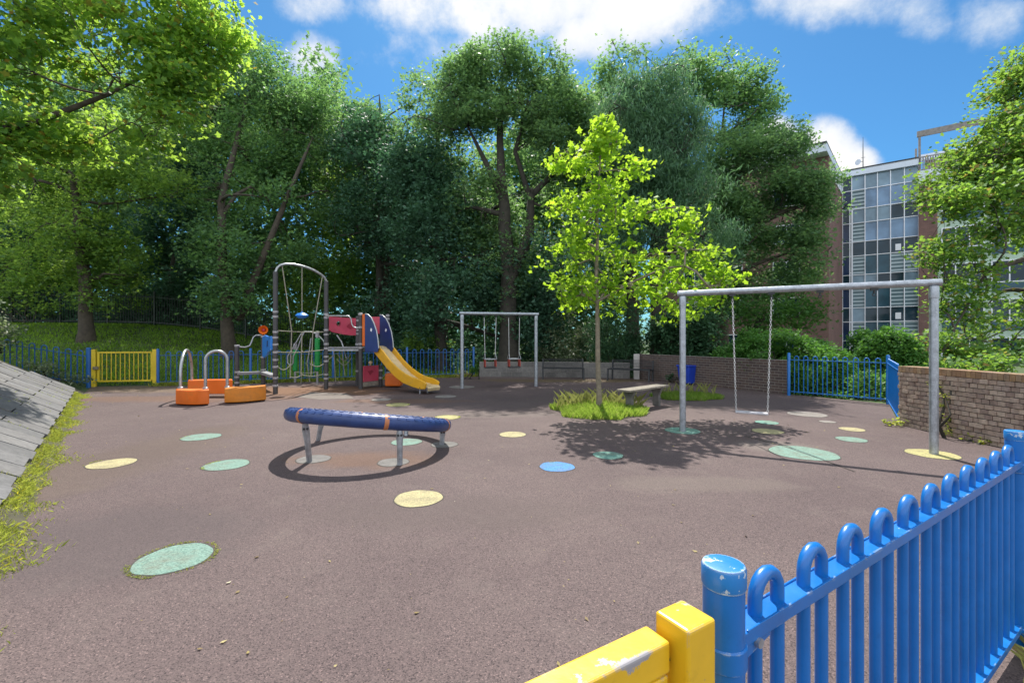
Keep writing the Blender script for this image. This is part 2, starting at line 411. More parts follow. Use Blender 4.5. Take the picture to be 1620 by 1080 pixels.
# ------------------------------------------------------------------ foliage
KITE = np.array([(-.5, 0), (-.12, -.27), (.5, 0), (-.12, .27)])
OVAL = np.array([(-.5, 0), (-.25, -.24), (.15, -.26), (.5, 0), (.15, .26), (-.25, .24)])
SPRAY = np.array([(-.5, -.05), (-.1, -.38), (-.02, -.12), (.35, -.34), (.22, -.04), (.5, .12), (.12, .14), (.05, .42), (-.16, .1)])
LOBED = np.array([(-.45, 0), (-.32, -.30), (-.12, -.22), (.02, -.48), (.16, -.20), (.52, 0), (.16, .20), (.02, .48), (-.12, .22), (-.32, .30)])
NEEDLE = np.array([(-.5, 0), (-.2, -.09), (.5, 0), (-.2, .09)])
def unit(v): return v / (np.linalg.norm(v, axis=1, keepdims=True) + 1e-9)
def leaf_verts(c, n, size, shape, fold=.15, tang=None):
    N_ = len(c); K = len(shape)
    t = rng.normal(size=(N_, 3)) if tang is None else tang
    t = t - n * (t * n).sum(1, keepdims=True); t = unit(t); b = np.cross(n, t)
    u = shape[None, :, 0, None]; v = shape[None, :, 1, None]
    s = size[:, None, None]
    return (c[:, None, :] + s * (u * t[:, None, :] + v * b[:, None, :] - fold * np.abs(v) * n[:, None, :])).reshape(-1, 3), K
class Noise:
    def __init__(s, k=1.0, n=10):
        s.k = rng.normal(size=(n, 3)) * k; s.p = rng.uniform(0, 6.28, n); s.n = n
    def __call__(s, x): return np.sin(x @ s.k.T + s.p).sum(1) / math.sqrt(s.n / 2)
def blob(px, py, Y, rw, rh, dep):
    return (np.array(P(px, py, Y)), np.array((rw * Y / F, dep, rh * Y / F)))
def clumps(blobs, density, gap=-.4, shell=.35, k=.9):
    nz = Noise(k); out = []
    for c, r in blobs:
        area = (r[0] * r[1] + r[1] * r[2] + r[0] * r[2]) * 4
        m = max(6, int(area * density))
        d = unit(rng.normal(size=(m, 3)))
        rad = (shell + (1 - shell) * rng.random((m, 1))) ** .8
        wob = 1 + .16 * Noise(1.3)(d * 2.2)[:, None]
        p = c + d * rad * r * wob
        out.append(p)
    p = np.concatenate(out)
    return p[nz(p) > gap]
def leaves_at(cl, rc, M_, size, shape, up=.7, flat=.6, droop=None):
    n0 = len(cl)
    rr = rc * (.6 + .8 * rng.random((n0, 1)))
    c = np.repeat(cl, M_, 0) + np.clip(rng.normal(size=(n0 * M_, 3)), -2, 2) * np.repeat(rr, M_, 0) * np.array((1, 1, flat)) * .6
    nrm = rng.normal(size=(n0 * M_, 3)); nrm[:, 2] = np.abs(nrm[:, 2]) + up; nrm = unit(nrm)
    sz = size * (.55 + .8 * rng.random(n0 * M_))
    tang = None
    if droop is not None:
        tang = rng.normal(size=(n0 * M_, 3)) * .45; tang[:, 2] -= droop
    return leaf_verts(c, nrm, sz, shape, tang=tang)
def limb(mb, a, b, r0, r1, bend=.12, seg=6, n=6, sag=0.0):
    a, b = Vector(a), Vector(b); d = b - a; l = d.length
    o1 = Vector(rng.normal(size=3)) * bend * l; o2 = Vector(rng.normal(size=3)) * bend * l * .5
    pts = []; rs = []
    for i in range(seg + 1):
        t = i / seg
        w1 = math.sin(math.pi * t); w2 = math.sin(2 * math.pi * t)
        pts.append(a + d * t + o1 * w1 + o2 * w2 + Vector((0, 0, sag * w1 * l))); rs.append(r0 + (r1 - r0) * t)
    mb.tube(pts, rs, n, caps=True); return pts, rs
DENS = 1.0
def tree(name, label, cat, group, trunk, blobs, leaf, bark, density=1.1, rc=.7, M_=36, size=.2, shape=OVAL, gap=-.5, nl=9, up=.7, droop=None, twig=.4, extra=None, flat=.6, shell=.35, forks=(), k=.9, sub=None):
    global rng
    rng = np.random.default_rng(zlib.crc32(label.encode()))
    base = Vector(trunk[0][0])
    root = empty(name, base, label, cat, group)
    mb = MB()
    pts = [Vector(p) for p, _ in trunk]; rs = [r for _, r in trunk]
    fine, fr = [], []
    for i in range(len(pts) - 1):                                   # smooth out the trunk, with root flare
        for j in range(4):
            t = j / 4; fine.append(pts[i].lerp(pts[i + 1], t) + Vector((math.sin(i * 5 + t * 6), math.cos(i * 3 + t * 5), 0)) * rs[i] * .12); fr.append(rs[i] + (rs[i + 1] - rs[i]) * t)
    fine.append(pts[-1]); fr.append(.02)
    fr[0] *= 1.5; fr[1] *= 1.12
    fine[0] = fine[0] - Vector((0, 0, .3))
    mb.tube(fine, fr, 12)
    skel = [(p, r) for p, r in zip(fine[len(fine) // 3:], fr[len(fine) // 3:])]
    for fk in forks:
        q, r_ = [Vector(p) for p, _ in fk], [r for _, r in fk]
        q.append(q[-1] + (q[-1] - q[-2]) * .35); r_.append(.012)
        mb.tube(q, r_, 10); skel += list(zip(q, r_))
    cl = clumps(blobs, density * DENS, gap, shell, k)
    if len(cl) > 4:
        idx = [int(rng.integers(len(cl)))]; dist = np.linalg.norm(cl - cl[idx[0]], axis=1)
        for _ in range(min(nl, len(cl) - 1)):
            j = int(dist.argmax()); idx.append(j); dist = np.minimum(dist, np.linalg.norm(cl - cl[j], axis=1))
        for j in idx:
            tgt = Vector(cl[j])
            cands = [(p, r) for p, r in skel if p.z < tgt.z + .3] or skel[:1]
            p, r = min(cands, key=lambda q: (q[0] - tgt).length + .35 * abs(q[0].z - tgt.z))
            lp, lr = limb(mb, p, tgt, max(.02, r * .55), .018, seg=7, n=7, sag=.06)
            skel += list(zip(lp[2:], lr[2:]))
        SP = np.array([tuple(p) for p, _ in skel])
        for c in cl[rng.random(len(cl)) < twig]:
            j = int(np.linalg.norm(SP - c, axis=1).argmin())
            limb(mb, SP[j], c, min(.035, skel[j][1] * .6), .006, seg=3, n=4)
    mb.build('trunk', M[bark], root)
    V, K = leaves_at(cl, rc, M_, size, shape, up, flat, droop)
    if extra is not None:
        V2, _ = leaves_at(clumps(extra[0], extra[1], -.9), rc * .7, M_, size * .8, shape, up, flat, droop); V = np.concatenate([V, V2])
    np_mesh('crown', V, K, L[leaf], root)
    return root
def bush(name, label, cat, group, blobs, leaf, density=3.0, rc=.35, M_=30, size=.11, shape=OVAL, gap=-.9, up=.6, droop=None, shell=.6, stems=5, base=None):
    global rng
    rng = np.random.default_rng(zlib.crc32(label.encode()))
    c0 = blobs[0][0]; b = base or Vector((c0[0], c0[1], height(c0[0], c0[1])))
    root = empty(name, b, label, cat, group)
    cl = clumps(blobs, density, gap, shell, 1.4)
    if len(cl) < 4: cl = clumps(blobs, density, -9, shell, 1.4)
    cl[:, 2] = np.maximum(cl[:, 2], [height(c[0], c[1]) + .02 for c in cl])
    mb = MB()
    for c in cl[rng.permutation(len(cl))[:stems]]: limb(mb, Vector(b) + Vector((rng.normal() * .12, rng.normal() * .12, -.05)), c, .03, .008, seg=4, n=5)
    mb.build('stem', M['ivybark'], root)
    V, K = leaves_at(cl, rc, M_, size, shape, up, .8, droop)
    np_mesh('foliage', V, K, L[leaf], root)
    return root
BLADE = 3
def blades(pos, hgt, wid, lean=.5):
    n = len(pos)
    a = rng.uniform(0, 6.283, n); dx = np.stack([np.cos(a), np.sin(a), 0 * a], 1)
    b = rng.uniform(0, 6.283, n); ld = np.stack([np.cos(b), np.sin(b), 0 * b], 1) * (rng.random((n, 1)) * lean)
    h = hgt[:, None]; w = wid[:, None]
    v = np.stack([pos - dx * w, pos + dx * w, pos + dx * w * .6 + ld * h * .35 + np.array((0, 0, .6)) * h, pos + ld * h + np.array((0, 0, 1.)) * h * .95], 1)
    return v.reshape(-1, 3), 4

# ================================================================== SETTING
def build_ground():
    xs = np.concatenate([np.linspace(-160, -42, 9), np.arange(-40, 41, 1.0), np.linspace(45, 160, 9)])
    ys = np.concatenate([np.linspace(-60, -12, 5), np.arange(-10, 46, 1.0), np.linspace(50, 200, 9)])
    mb = MB(); nx = len(xs)
    def gz(x, y):
        z = height(x, y)
        if bank_d(x, y) > -1.5 and fence_d(x, y) < .5: z = min(z, max(0, .60 * (bank_d(x, y) - 1.6)))
        return z - .03
    vs = [(x, y, gz(x, y)) for y in ys for x in xs]
    fs = [(j * nx + i, j * nx + i + 1, (j + 1) * nx + i + 1, (j + 1) * nx + i) for j in range(len(ys) - 1) for i in range(nx - 1)]
    mb.add(vs, fs, True); return mb.build('ground', M['lawn'])
tag(build_ground(), kind='structure')
def edge_pt(t, d=0.0): return EDGE0 + EDGED * t + EDGEP * d
mb = MB()
e0, e1 = edge_pt(-14), edge_pt(12.95)
poly = [(e0.x, e0.y), (14, -9), (14, 2.0), (7.3, 3.0), (7.3, 8.6), (9.2, 11.1), (7.95, 13.0), (5.1, 18.4), (-1.4, 19.3), (-12.0, 15.45), (-13.9, 15.05), (e1.x, e1.y)]
mb.prism([(x, y, -.02) for x, y in poly], (0, 0, .02))
tag(mb.build('playground_surface', M['rubber']), kind='structure')

# sloping bank of slabs
mb = MB(); pr = random.Random(3)
for i in range(-9, 30):
    for j in range(-1, 4):
        s0, d0 = i * .47, .16 + j * .92 + .46 * (i % 2)
        if s0 > 13.2 - .15 * j: continue
        lo_d = max(d0, .14); ld_ = d0 + .92 - lo_d
        if ld_ < .15: continue
        c2 = edge_pt(s0 + .235, lo_d + ld_ / 2)
        z = height(c2.x, c2.y) + .025 + pr.uniform(-.006, .006)
        up = Vector((0.60 * .748, 0.60 * .663, 1)).normalized() + Vector((pr.uniform(-.02, .02), pr.uniform(-.02, .02), 0)); up.normalize()
        ax = Vector((EDGED.x, EDGED.y, 0)).rotated if False else Vector((EDGED.x, EDGED.y, pr.uniform(-.012, .012))).normalized()
        ay = up.cross(ax).normalized(); up = ax.cross(ay)
        mb.box((c2.x, c2.y, z), (.47 - .014 - pr.random() * .014, ld_ * 1.166 - .012 - pr.random() * .012, .05), ax=(ax, ay, up))
o = mb.build('slab_bank', M['slab'], bevel=.006); tag(o, kind='structure')
mb = MB(); vs = []                                                    # the soil the slabs lie on
for t in np.linspace(-16, 14.2, 32):
    for d in (-.02, .1, .6, 1.5, 2.5, 4.0, 8.0):
        q = edge_pt(float(t), d); vs.append((q.x, q.y, height(q.x, q.y) - (.008 if d < .2 else .03) + (.012 if d <= 0 else 0)))
mb.add(vs, [(i * 7 + j, (i + 1) * 7 + j, (i + 1) * 7 + j + 1, i * 7 + j + 1) for i in range(31) for j in range(6)], True)
tag(mb.build('bank_soil', M['soil']), kind='structure')

# grass on lawn behind the fence (nobody could count it)
pp = []
while len(pp) < 52000:
    x = rng.uniform(-30, -1); y = rng.uniform(14, 27)
    if fence_d(x, y) > .25 and (bank_d(x, y) < 0 or fence_d(x, y) > 1.2) and not (x < -13.5 and y < 15.2): pp.append((x, y, height(x, y) - .03))
pp = np.array(pp)
V, K = blades(pp, rng.uniform(.05, .17, len(pp)), rng.uniform(.012, .028, len(pp)), .9)
tag(np_mesh('lawn_grass', V, K, L['lawn']), kind='stuff')
# grass and weeds along the foot of the bank
pp = []
for _ in range(34000):
    t = rng.uniform(-3, 13.1)
    if math.sin(t * 3.7) + math.sin(t * 8.3 + 2) < rng.uniform(-1.9, .6): continue
    w = .06 + .13 * (math.sin(t * 2.1) + math.sin(t * 5.3 + 1)) * .5 + .06
    d = rng.normal() * max(.05, w) * .65 + .06
    q = edge_pt(t, d); pp.append((q.x, q.y, max(0, height(q.x, q.y)) - .005))
for _ in range(9000):                                                 # tufts in the slab joints
    i = rng.integers(-9, 29)
    if (i * 7) % 5 > 2: continue
    d = abs(rng.normal()) * .9 + .1; t = i * .47 + rng.normal() * .02
    if t > 13 or d > 2.5 or math.sin(d * 5 + i * 2.7) < -.1: continue
    q = edge_pt(t, d); pp.append((q.x, q.y, height(q.x, q.y) + .025))
pp = np.array(pp)
V, K = blades(pp, rng.uniform(.010, .045, len(pp)), rng.uniform(.0015, .0045, len(pp)), 1.7)
tag(np_mesh('weed_grass', V, K, L['weed']), kind='stuff')

# fallen leaves and crumbs
pp = []
for _ in range(1300):
    a = rng.random()
    if a < .45: x, y = rng.uniform(-13, -8), rng.uniform(12.0, 15)
    elif a < .8: y = rng.uniform(2, 12) ; x = rng.uniform(-.9, .75) * y
    else: x, y = rng.uniform(-2, 5), rng.uniform(15, 18)
    if bank_d(x, y) > -.1: continue
    pp.append((x, y, .008))
pp = np.array(pp)
nr = unit(np.stack([rng.normal(size=len(pp)) * .2, rng.normal(size=len(pp)) * .2, np.ones(len(pp))], 1))
V, K = leaf_verts(pp, nr, np.where(rng.random(len(pp)) < .3, rng.uniform(.02, .045, len(pp)), rng.uniform(.006, .018, len(pp))), KITE)
tag(np_mesh('fallen_leaves', V, K, L['litter']), kind='stuff')

M['seam'] = pmat('open joint', (.055, .045, .038), .3, 6, .95)
# ------------------------------------------------------------------ coloured spots let into the surface
def disc(name, px, py, w, h, mat, label, cat='ground spot', group='coloured spots in the playground surface', thick=.004, wob=.02, lift=0.0):
    c = G(px, py)
    r = .5 * (w / 2 * c.y / math.sqrt(F * F + (px - CX) ** 2) + h / 2 * c.y / (py - CY))
    mb = MB(); ph = random.uniform(0, 6)
    n = 48; pts = []
    for k in range(n):
        a = 2 * math.pi * k / n; rr = r * (1 + wob * math.sin(3 * a + ph) + wob * .6 * math.sin(7 * a + ph * 2))
        pts.append((c.x + rr * math.cos(a), c.y + rr * math.sin(a), lift))
    mb.prism(pts, (0, 0, thick))
    o = tag(mb.build(name, M[mat], base=c), label, cat, group)
    mb = MB(); mb.prism([(c.x + (p[0] - c.x) * (1 + .014 / r), c.y + (p[1] - c.y) * (1 + .014 / r), lift) for p in pts], (0, 0, thick * .5)); mb.build('joint', M['seam'], o)
    return o
spots = [
 (275, 883, 131, 50, 'mint', 'largest mint green spot near the foot of the slab bank, ringed with moss'),
 (662, 788, 77, 26, 'cream', 'round cream spot alone on the open ground in front of the blue ring'),
 (177, 733, 82, 17, 'cream', 'round cream spot closest to the grassy edge of the slab bank'),
 (318, 691, 58, 13, 'mint', 'small pale mint spot between the orange blocks and a larger mint spot'),
 (358, 735, 72, 19, 'mint', 'mint green spot just beside the tilted ring shadow, mossy edge'),
 (881, 738, 57, 15, 'azure', 'only bright blue spot in the playground surface'),
 (962, 720, 52, 11, 'teal', 'dark green spot at the tip of the sapling shadow beside the blue spot'),
 (811, 687, 45, 8, 'cream', 'small cream spot between the tilted ring and the sapling shadow'),
 (708, 660, 39, 7, 'lemon', 'yellow weedy spot peeping out behind the low end of the tilted ring'),
 (630, 640, 34, 6, 'lemon', 'faded yellow weedy spot in front of the slide'),
 (603, 632, 28, 4.5, 'pale', 'pale pinkish spot below the red play panel'),
 (643, 699, 52, 10, 'mint', 'mint spot lying inside the tilted blue ring'),
 (1214, 682, 52, 9, 'cream', 'cream spot under the single swing seat, in front of a green one'),
 (1213, 668, 38, 6, 'teal', 'small dull green spot just behind the cream spot under the swing'),
 (1348, 679, 48, 6, 'cream', 'thin cream spot between the brick wall and a mint spot'),
 (1347, 695, 52, 9, 'mint', 'small mint spot with a cream one just behind it, inside the swing frame'),
 (1270, 716, 120, 22, 'mint', 'big mint spot crossed by the shadow line of the swing bar'),
 (1277, 655, 64, 9, 'pale', 'large pale grey spot near the blue corner fence'),
 (1309, 667, 34, 3.2, 'pale', 'sliver of a whitish spot in front of the large pale grey one'),
 (705, 627, 36, 4, 'pale', 'whitish spot beside the exit of the yellow slide'),
]
for s_ in spots: disc('ground_spot', *s_)
disc('footing_pad', 1080, 681, 60, 10, 'teal', 'green round pad under the post of the large swing near the sapling', 'footing pad', 'round pads under posts')
disc('footing_pad', 1475, 718, 95, 16, 'lemon', 'yellowish round pad under the swing post by the brick wall', 'footing pad', 'round pads under posts')
disc('footing_pad', 731, 612, 34, 5, 'pale', 'pale round pad under the far swing post beside the blue fence', 'footing pad', 'round pads under posts')
disc('footing_pad', 496, 726, 60, 12, 'concrete', 'cracked grey pad under the front leg at the raised end of the ring', 'footing pad', 'round pads under posts')
disc('footing_pad', 622, 731, 56, 11, 'concrete', 'grey pad under the front middle leg of the ring', 'footing pad', 'round pads under posts')
disc('footing_pad', 703, 703, 44, 9, 'concrete', 'grey pad under the leg at the low end of the ring', 'footing pad', 'round pads under posts')
mb = MB()
mb.prism([G(470, 628) + Vector((0, 0, 0)), G(505, 632), G(560, 630), G(548, 622), G(492, 620)], (0, 0, .004))
M['patch'] = spotmat('worn repair patch', (.15, .128, .115))
tag(mb.build('surface_patch', M['patch'], base=G(515, 627)), 'pale angular repair patch in the rubber near the climbing net', 'ground patch')

def seam(pts, label):
    mb = MB()
    for a, b in zip(pts[:-1], pts[1:]):
        mb.beam(Vector((a[0], a[1], .004)), Vector((b[0], b[1], .004)), .014, .004)
    tag(mb.build('surface_seam', M['seam'], base=(pts[0][0], pts[0][1], 0)), label, 'surface joint', 'open joints in the rubber')
seam([G(1180, 690).to_tuple(), G(1240, 706).to_tuple(), G(1300, 727).to_tuple(), G(1352, 746).to_tuple()], 'thin dark joint in the rubber crossing the big mint spot')
# ================================================================== BOW-TOP FENCES
def hoop_mesh(name, w, bot, rail, top, r, mat, n=8):
    mb = MB(); a = top - w / 2 - r
    pts = [(-w / 2, 0, bot), (-w / 2, 0, rail), (-w / 2, 0, a)]
    for k in range(1, 8):
        t = math.pi - math.pi * k / 8; pts.append((math.cos(t) * w / 2, 0, a + math.sin(t) * w / 2))
    pts += [(w / 2, 0, a), (w / 2, 0, rail), (w / 2, 0, bot)]
    mb.tube(pts, r, n)
    me = bpy.data.meshes.new(name); me.from_pydata(mb.v, [], mb.f); me.polygons.foreach_set('use_smooth', mb.sm); me.materials.append(mat); me.update()
    return me
def up_(p, z): return Vector((p[0], p[1], z))
def fence(label, runs, pitch, hw, mat, r, rail_h, top_h, bot_h, posts, post_r, post_h, rail_w, rail_t, group='blue bow top fences', nseg=8, cap=False, start=.12, skip=()):
    """runs: list of (p0, p1) 3D base points; posts: list of 3D base points"""
    root = empty('bow_top_fence', runs[0][0], label, 'fence', group)
    me = hoop_mesh('hoop_bar', hw, bot_h - .04, rail_h, top_h, r, mat, nseg)
    for (a, b) in runs:
        a, b = Vector(a), Vector(b); d = b - a; Lh = Vector((d.x, d.y, 0)).length; ang = math.atan2(d.y, d.x)
        n = int((Lh - 2 * start + (pitch - hw)) / pitch)
        off = (Lh - (n - 1) * pitch) / 2
        for k in range(n):
            p = a + d * ((off + k * pitch) / Lh)
            o = bpy.data.objects.new('hoop_bar', me); COL.objects.link(o); o.parent = root
            o.location = p - root.location; o.rotation_euler = (0, 0, ang)
        mr = MB(); mr.beam(a + Vector((0, 0, rail_h)), b + Vector((0, 0, rail_h)), rail_w, rail_t); mr.build('top_rail', mat, root, bevel=.003)
        mr = MB(); mr.beam(a + Vector((0, 0, bot_h)), b + Vector((0, 0, bot_h)), rail_w, rail_t); mr.build('bottom_rail', mat, root, bevel=.003)
    for q in posts:
        mp = MB(); q = Vector(q)
        if cap:
            mp.lathe(q, [(post_r, -.2), (post_r, post_h - .045)], 28)
            po = mp.build('post', mat, root)
            mc = MB(); mc.lathe(q, [(post_r + .0015, post_h - .047), (post_r + .003, post_h - .042), (post_r + .003, post_h - .006), (post_r, post_h), (post_r - .012, post_h + .002), (.001, post_h + .003)], 28); mc.build('post_cap', M['blue_cap'], po)
            for hh in (rail_h, bot_h):
                ml = MB(); ml.lathe(q, [(post_r + .001, hh - .05), (post_r + .0045, hh - .047), (post_r + .0045, hh - .003), (post_r + .001, hh)], 28); ml.build('clamp_band', mat, po)
        else:
            mp.lathe(q, [(post_r, -.2), (post_r, post_h - .03), (post_r * .8, post_h - .01), (.001, post_h)], 12)
            mp.build('post', mat, root)
    return root
NP0, NP1 = Vector((.457, .983, 0)), Vector((2.646, 2.39, 0))
fd = (NP1 - NP0).normalized()
near = fence('glossy blue bow top fence panel closest to the camera beside the chipped yellow gate post', [(NP0 + fd * .03, NP1 - fd * .03)], .226, .098, M['blue'], .0156, .95, 1.064, .10, [NP0, NP1], .042, 1.115, .058, .03, nseg=14, cap=True, start=.07)
side = Vector((fd.y, -fd.x, 0))
mb = MB()
for sg in (-1, 1):
    for hh in (.965, .115): mb.beam(up_(NP0 + fd * .045, hh) + side * sg * .0262, up_(NP1 - fd * .045, hh) + side * sg * .0262, .0055, .008)
mb.build('rail_lip', M['blue'], near, bevel=.002)
mb = MB()
b0 = NP0 + fd * .085 + side * .0235 + Vector((0, 0, .93))
mb.prism([NP0 + fd * .04 + side * .021 + Vector((0, 0, z)) for z in (.905, .945)] + [NP0 + fd * .14 + side * .021 + Vector((0, 0, z)) for z in (.945, .925)], side * .004)
lug = mb.build('bracket', M['blue'], near)
mb = MB(); mb.tube([b0, b0 + side * .012], .011, 12); mb.build('bolt', M['galv'], lug)

# right-hand far corner
RC0, RC1, RC2 = PC(1248, 12.75), PC(1405, 11.05), Vector((7.27, 8.55, 0))
fence('blue bow top fence turning a corner between the two brick walls, ivy behind it', [(RC0, RC1), (RC1, RC2)], .225, .10, M['blue'], .012, 1.0, 1.12, .12, [RC0, RC1], .04, 1.2, .045, .018)
# back fence behind the play unit
BF0, BF1 = Vector((-11.98, 15.4, 0)), Vector((-1.62, 19.2, 0))
bd = BF1 - BF0
fence('long blue bow top fence running behind the climbing net and slide', [(BF0 + bd * (i / 4), BF0 + bd * ((i + 1) / 4)) for i in range(4)], .31, .135, M['blue_far'], .014, 1.02, 1.16, .13, [BF0 + bd * (i / 4) for i in range(5)], .045, 1.25, .045, .02, start=.14)
# fence climbing the bank
LF0, LF1 = Vector((-13.95, 15.0, 0.0)), Vector((-18.2, 14.35, .75))
fence('blue bow top fence climbing the bank to the yellow gate', [(LF0, LF1)], .345, .16, M['blue_far'], .017, 1.0, 1.17, .12, [LF0], .07, 1.3, .045, .02, start=.1)

# ================================================================== GATES
def up(p, z): return Vector((p[0], p[1], z))
gd = Vector((.855, .518, 0)).normalized(); gs = Vector((gd.y, -gd.x, 0))
gp = Vector((.339, .8915, 0))
root = empty('yellow_gate', gp, 'chipped yellow gate and square gate post in the bottom foreground', 'gate', 'yellow gates')
mb = MB(); mb.box(gp + Vector((0, 0, .48)), (.082, .08, 1.16), rz=math.atan2(gd.y, gd.x)); mb.build('gate_post', M['yellow'], root, bevel=.007, seg=3)
E = Vector((.287, .885, 0)) - gd * .004
gl = 1.15
mb = MB(); mb.beam(up(E, 1.0), up(E - gd * gl, 1.0), .06, .06); mb.build('top_rail', M['yellow'], root, bevel=.006, seg=3)
mb = MB(); mb.beam(up(E, .15), up(E - gd * gl, .15), .06, .06); mb.build('bottom_rail', M['yellow'], root, bevel=.006)
for q in (E - gd * .032, E - gd * (gl - .032)):
    mb = MB(); mb.box(up(q, .575), (.06, .056, .785), rz=math.atan2(gd.y, gd.x)); mb.build('stile', M['yellow'], root, bevel=.006)
for k in range(8):
    q = E - gd * (.16 + k * .12)
    mb = MB(); mb.tube([up(q, .175), up(q, .975)], .0125, 12); mb.build('bar', M['yellow'], root)
mb = MB(); q = gp - gd * .0415; mb.tube([up(q, .985) + gs * -.005, up(q, .985) - gd * .003 + gs * -.005], .004, 8); mb.build('screw', M['blackm'], root)

g0, g1 = Vector((-13.82, 15.05, 0)), Vector((-12.08, 15.4, 0)); g_d = (g1 - g0).normalized(); rz = math.atan2(g_d.y, g_d.x)
root = empty('yellow_gate', (g0 + g1) / 2, 'closed yellow barred gate in the far blue fence at the foot of the bank', 'gate', 'yellow gates')
for q in (g0, g1):
    mb = MB(); mb.box(up(q, .58), (.12, .1, 1.3), rz=rz); mb.build('gate_post', M['yellow_far'], root, bevel=.01)
a, b = g0 + g_d * .1, g1 - g_d * .1
for z_, nm in ((1.13, 'top_rail'), (.18, 'bottom_rail')):
    mb = MB(); mb.beam(up(a, z_), up(b, z_), .05, .05); mb.build(nm, M['yellow_far'], root)
for q in (a, b - g_d * .02):
    mb = MB(); mb.box(up(q + g_d * .03, .655), (.06, .048, .9), rz=rz); mb.build('stile', M['yellow_far'], root)
for k in range(11):
    q = a + (b - a) * ((k + 1) / 12)
    mb = MB(); mb.tube([up(q, .2), up(q, 1.11)], .014, 6); mb.build('bar', M['yellow_far'], root)
mb = MB(); mb.box(up(g0 + g_d * .08, .62) + Vector((.02, -.07, 0)), (.16, .05, .1), rz=rz); mb.build('latch', M['bark2'], root, bevel=.01)

# dark railing in the wood
a, b = Vector((-27.5, 22.8, 0)), Vector((-9.5, 24.3, 0)); d = b - a
root = empty('dark_railing', up(a, height(a.x, a.y)), 'tall dark green metal railing in the shade at the top of the lawn', 'railing')
for k in range(8):
    p0, p1 = a + d * (k / 8), a + d * ((k + 1) / 8); z0, z1 = height(p0.x, p0.y), height(p1.x, p1.y)
    mb = MB(); mb.box(up(p0, z0 + .8), (.07, .07, 2.0)); mb.build('post', M['darkgreen'], root)
    mb = MB()
    for hh in (.2, 1.5): mb.beam(up(p0, z0 + hh), up(p1, z1 + hh), .03, .045)
    for j in range(1, 18):
        q = p0.lerp(p1, j / 18); z_ = z0 + (z1 - z0) * j / 18
        mb.box(up(q, z_ + .88), (.022, .022, 1.55))
    mb.build('railing_panel', M['darkgreen'], root)

# ================================================================== WALLS
def brick_run(mb, a, b, h, t, bw, bh, joint, prot, seed, z0=0.0):
    rr = random.Random(seed); a, b = Vector(a), Vector(b); d = (b - a); l = d.length; x = d.normalized(); y = Vector((0, 0, 1)).cross(x)
    rows = int(round(h / (bh + joint))); zs = h / rows
    for j in range(rows):
        s = -(bw + joint) / 2 * (j % 2)
        while s < l - .03:
            s0, s1 = max(0, s), min(l, s + bw)
            if s1 - s0 > .04:
                e = rr.uniform(0, prot) if rr.random() > .25 else rr.uniform(0, prot * 1.6)
                c = a + x * ((s0 + s1) / 2) + Vector((0, 0, z0 + (j + .5) * zs))
                mb.box(c, (s1 - s0, t + 2 * e, zs - joint), ax=(x, y, Vector((0, 0, 1))))
            s += bw + joint
def wall(name, label, pts, h, t, bm_, mm, bw=.215, bh=.065, joint=.01, prot=.006, cope=None, ch=.1, cat='wall', seed=1, coat=.012):
    root = empty(name, pts[0], label, cat)
    mbk, mm_, mc = MB(), MB(), MB()
    for i in range(len(pts) - 1):
        a, b = Vector(pts[i]), Vector(pts[i + 1])
        brick_run(mbk, a, b, h, t, bw, bh, joint, prot, seed + i)
        x = (b - a).normalized()
        mm_.beam(up(a + x * .004, h / 2 - .1), up(b - x * .004, h / 2 - .1), t - coat, h + .2 - .004)
        if cope:
            l = (b - a).length; n = int(l / .075); rr = random.Random(seed + 50 + i)
            y = Vector((0, 0, 1)).cross(x)
            for k in range(n):
                c = a + x * ((k + .5) * l / n) + Vector((0, 0, h + ch / 2 + .004))
                mc.box(c, (l / n - .008, t + .03 + rr.uniform(0, .012), ch + rr.uniform(-.006, .006)), ax=(x, y, Vector((0, 0, 1))))
    mbk.build('brick_face', M[bm_], root); mm_.build('mortar', M[mm], root)
    if cope: mc.build('coping', M[cope], root)
    return root
wall('brick_wall', 'rustic brown brick wall with tan brick coping beside the large swing', [(7.28, 8.42, 0), (7.27, 7.4, 0), (7.29, 6.0, 0), (7.42, 4.5, 0), (7.75, 2.6, 0)], .98, .23, 'brick_right', 'mortar_d', .104, .064, .012, .030, cope='brick_cope', ch=.105, seed=4)
wall('brick_wall', 'dark brick wall with pale mortar behind the blue bin', [(5.13, 18.0, 0), (7.86, 12.95, 0)], .98, .22, 'brick_dark', 'mortar', .215, .065, .016, .003, seed=12, coat=.01)
wall('retaining_wall', 'low grey block wall behind the two black benches', [(-1.35, 19.05, 0), (1.8, 18.85, 0), (4.72, 18.25, 0)], .62, .25, 'block', 'mortar', .44, .2, .012, .003, seed=31, coat=.01)
mb = MB(); mb.box((4.93, 17.95, .48), (.22, .3, 1.0), rz=-.4); o = mb.build('concrete_pier', M['pier'], base=(4.93, 17.95, 0), bevel=.012)
tag(o, 'narrow pale concrete pier where the low grey wall meets the dark brick wall', 'pier')

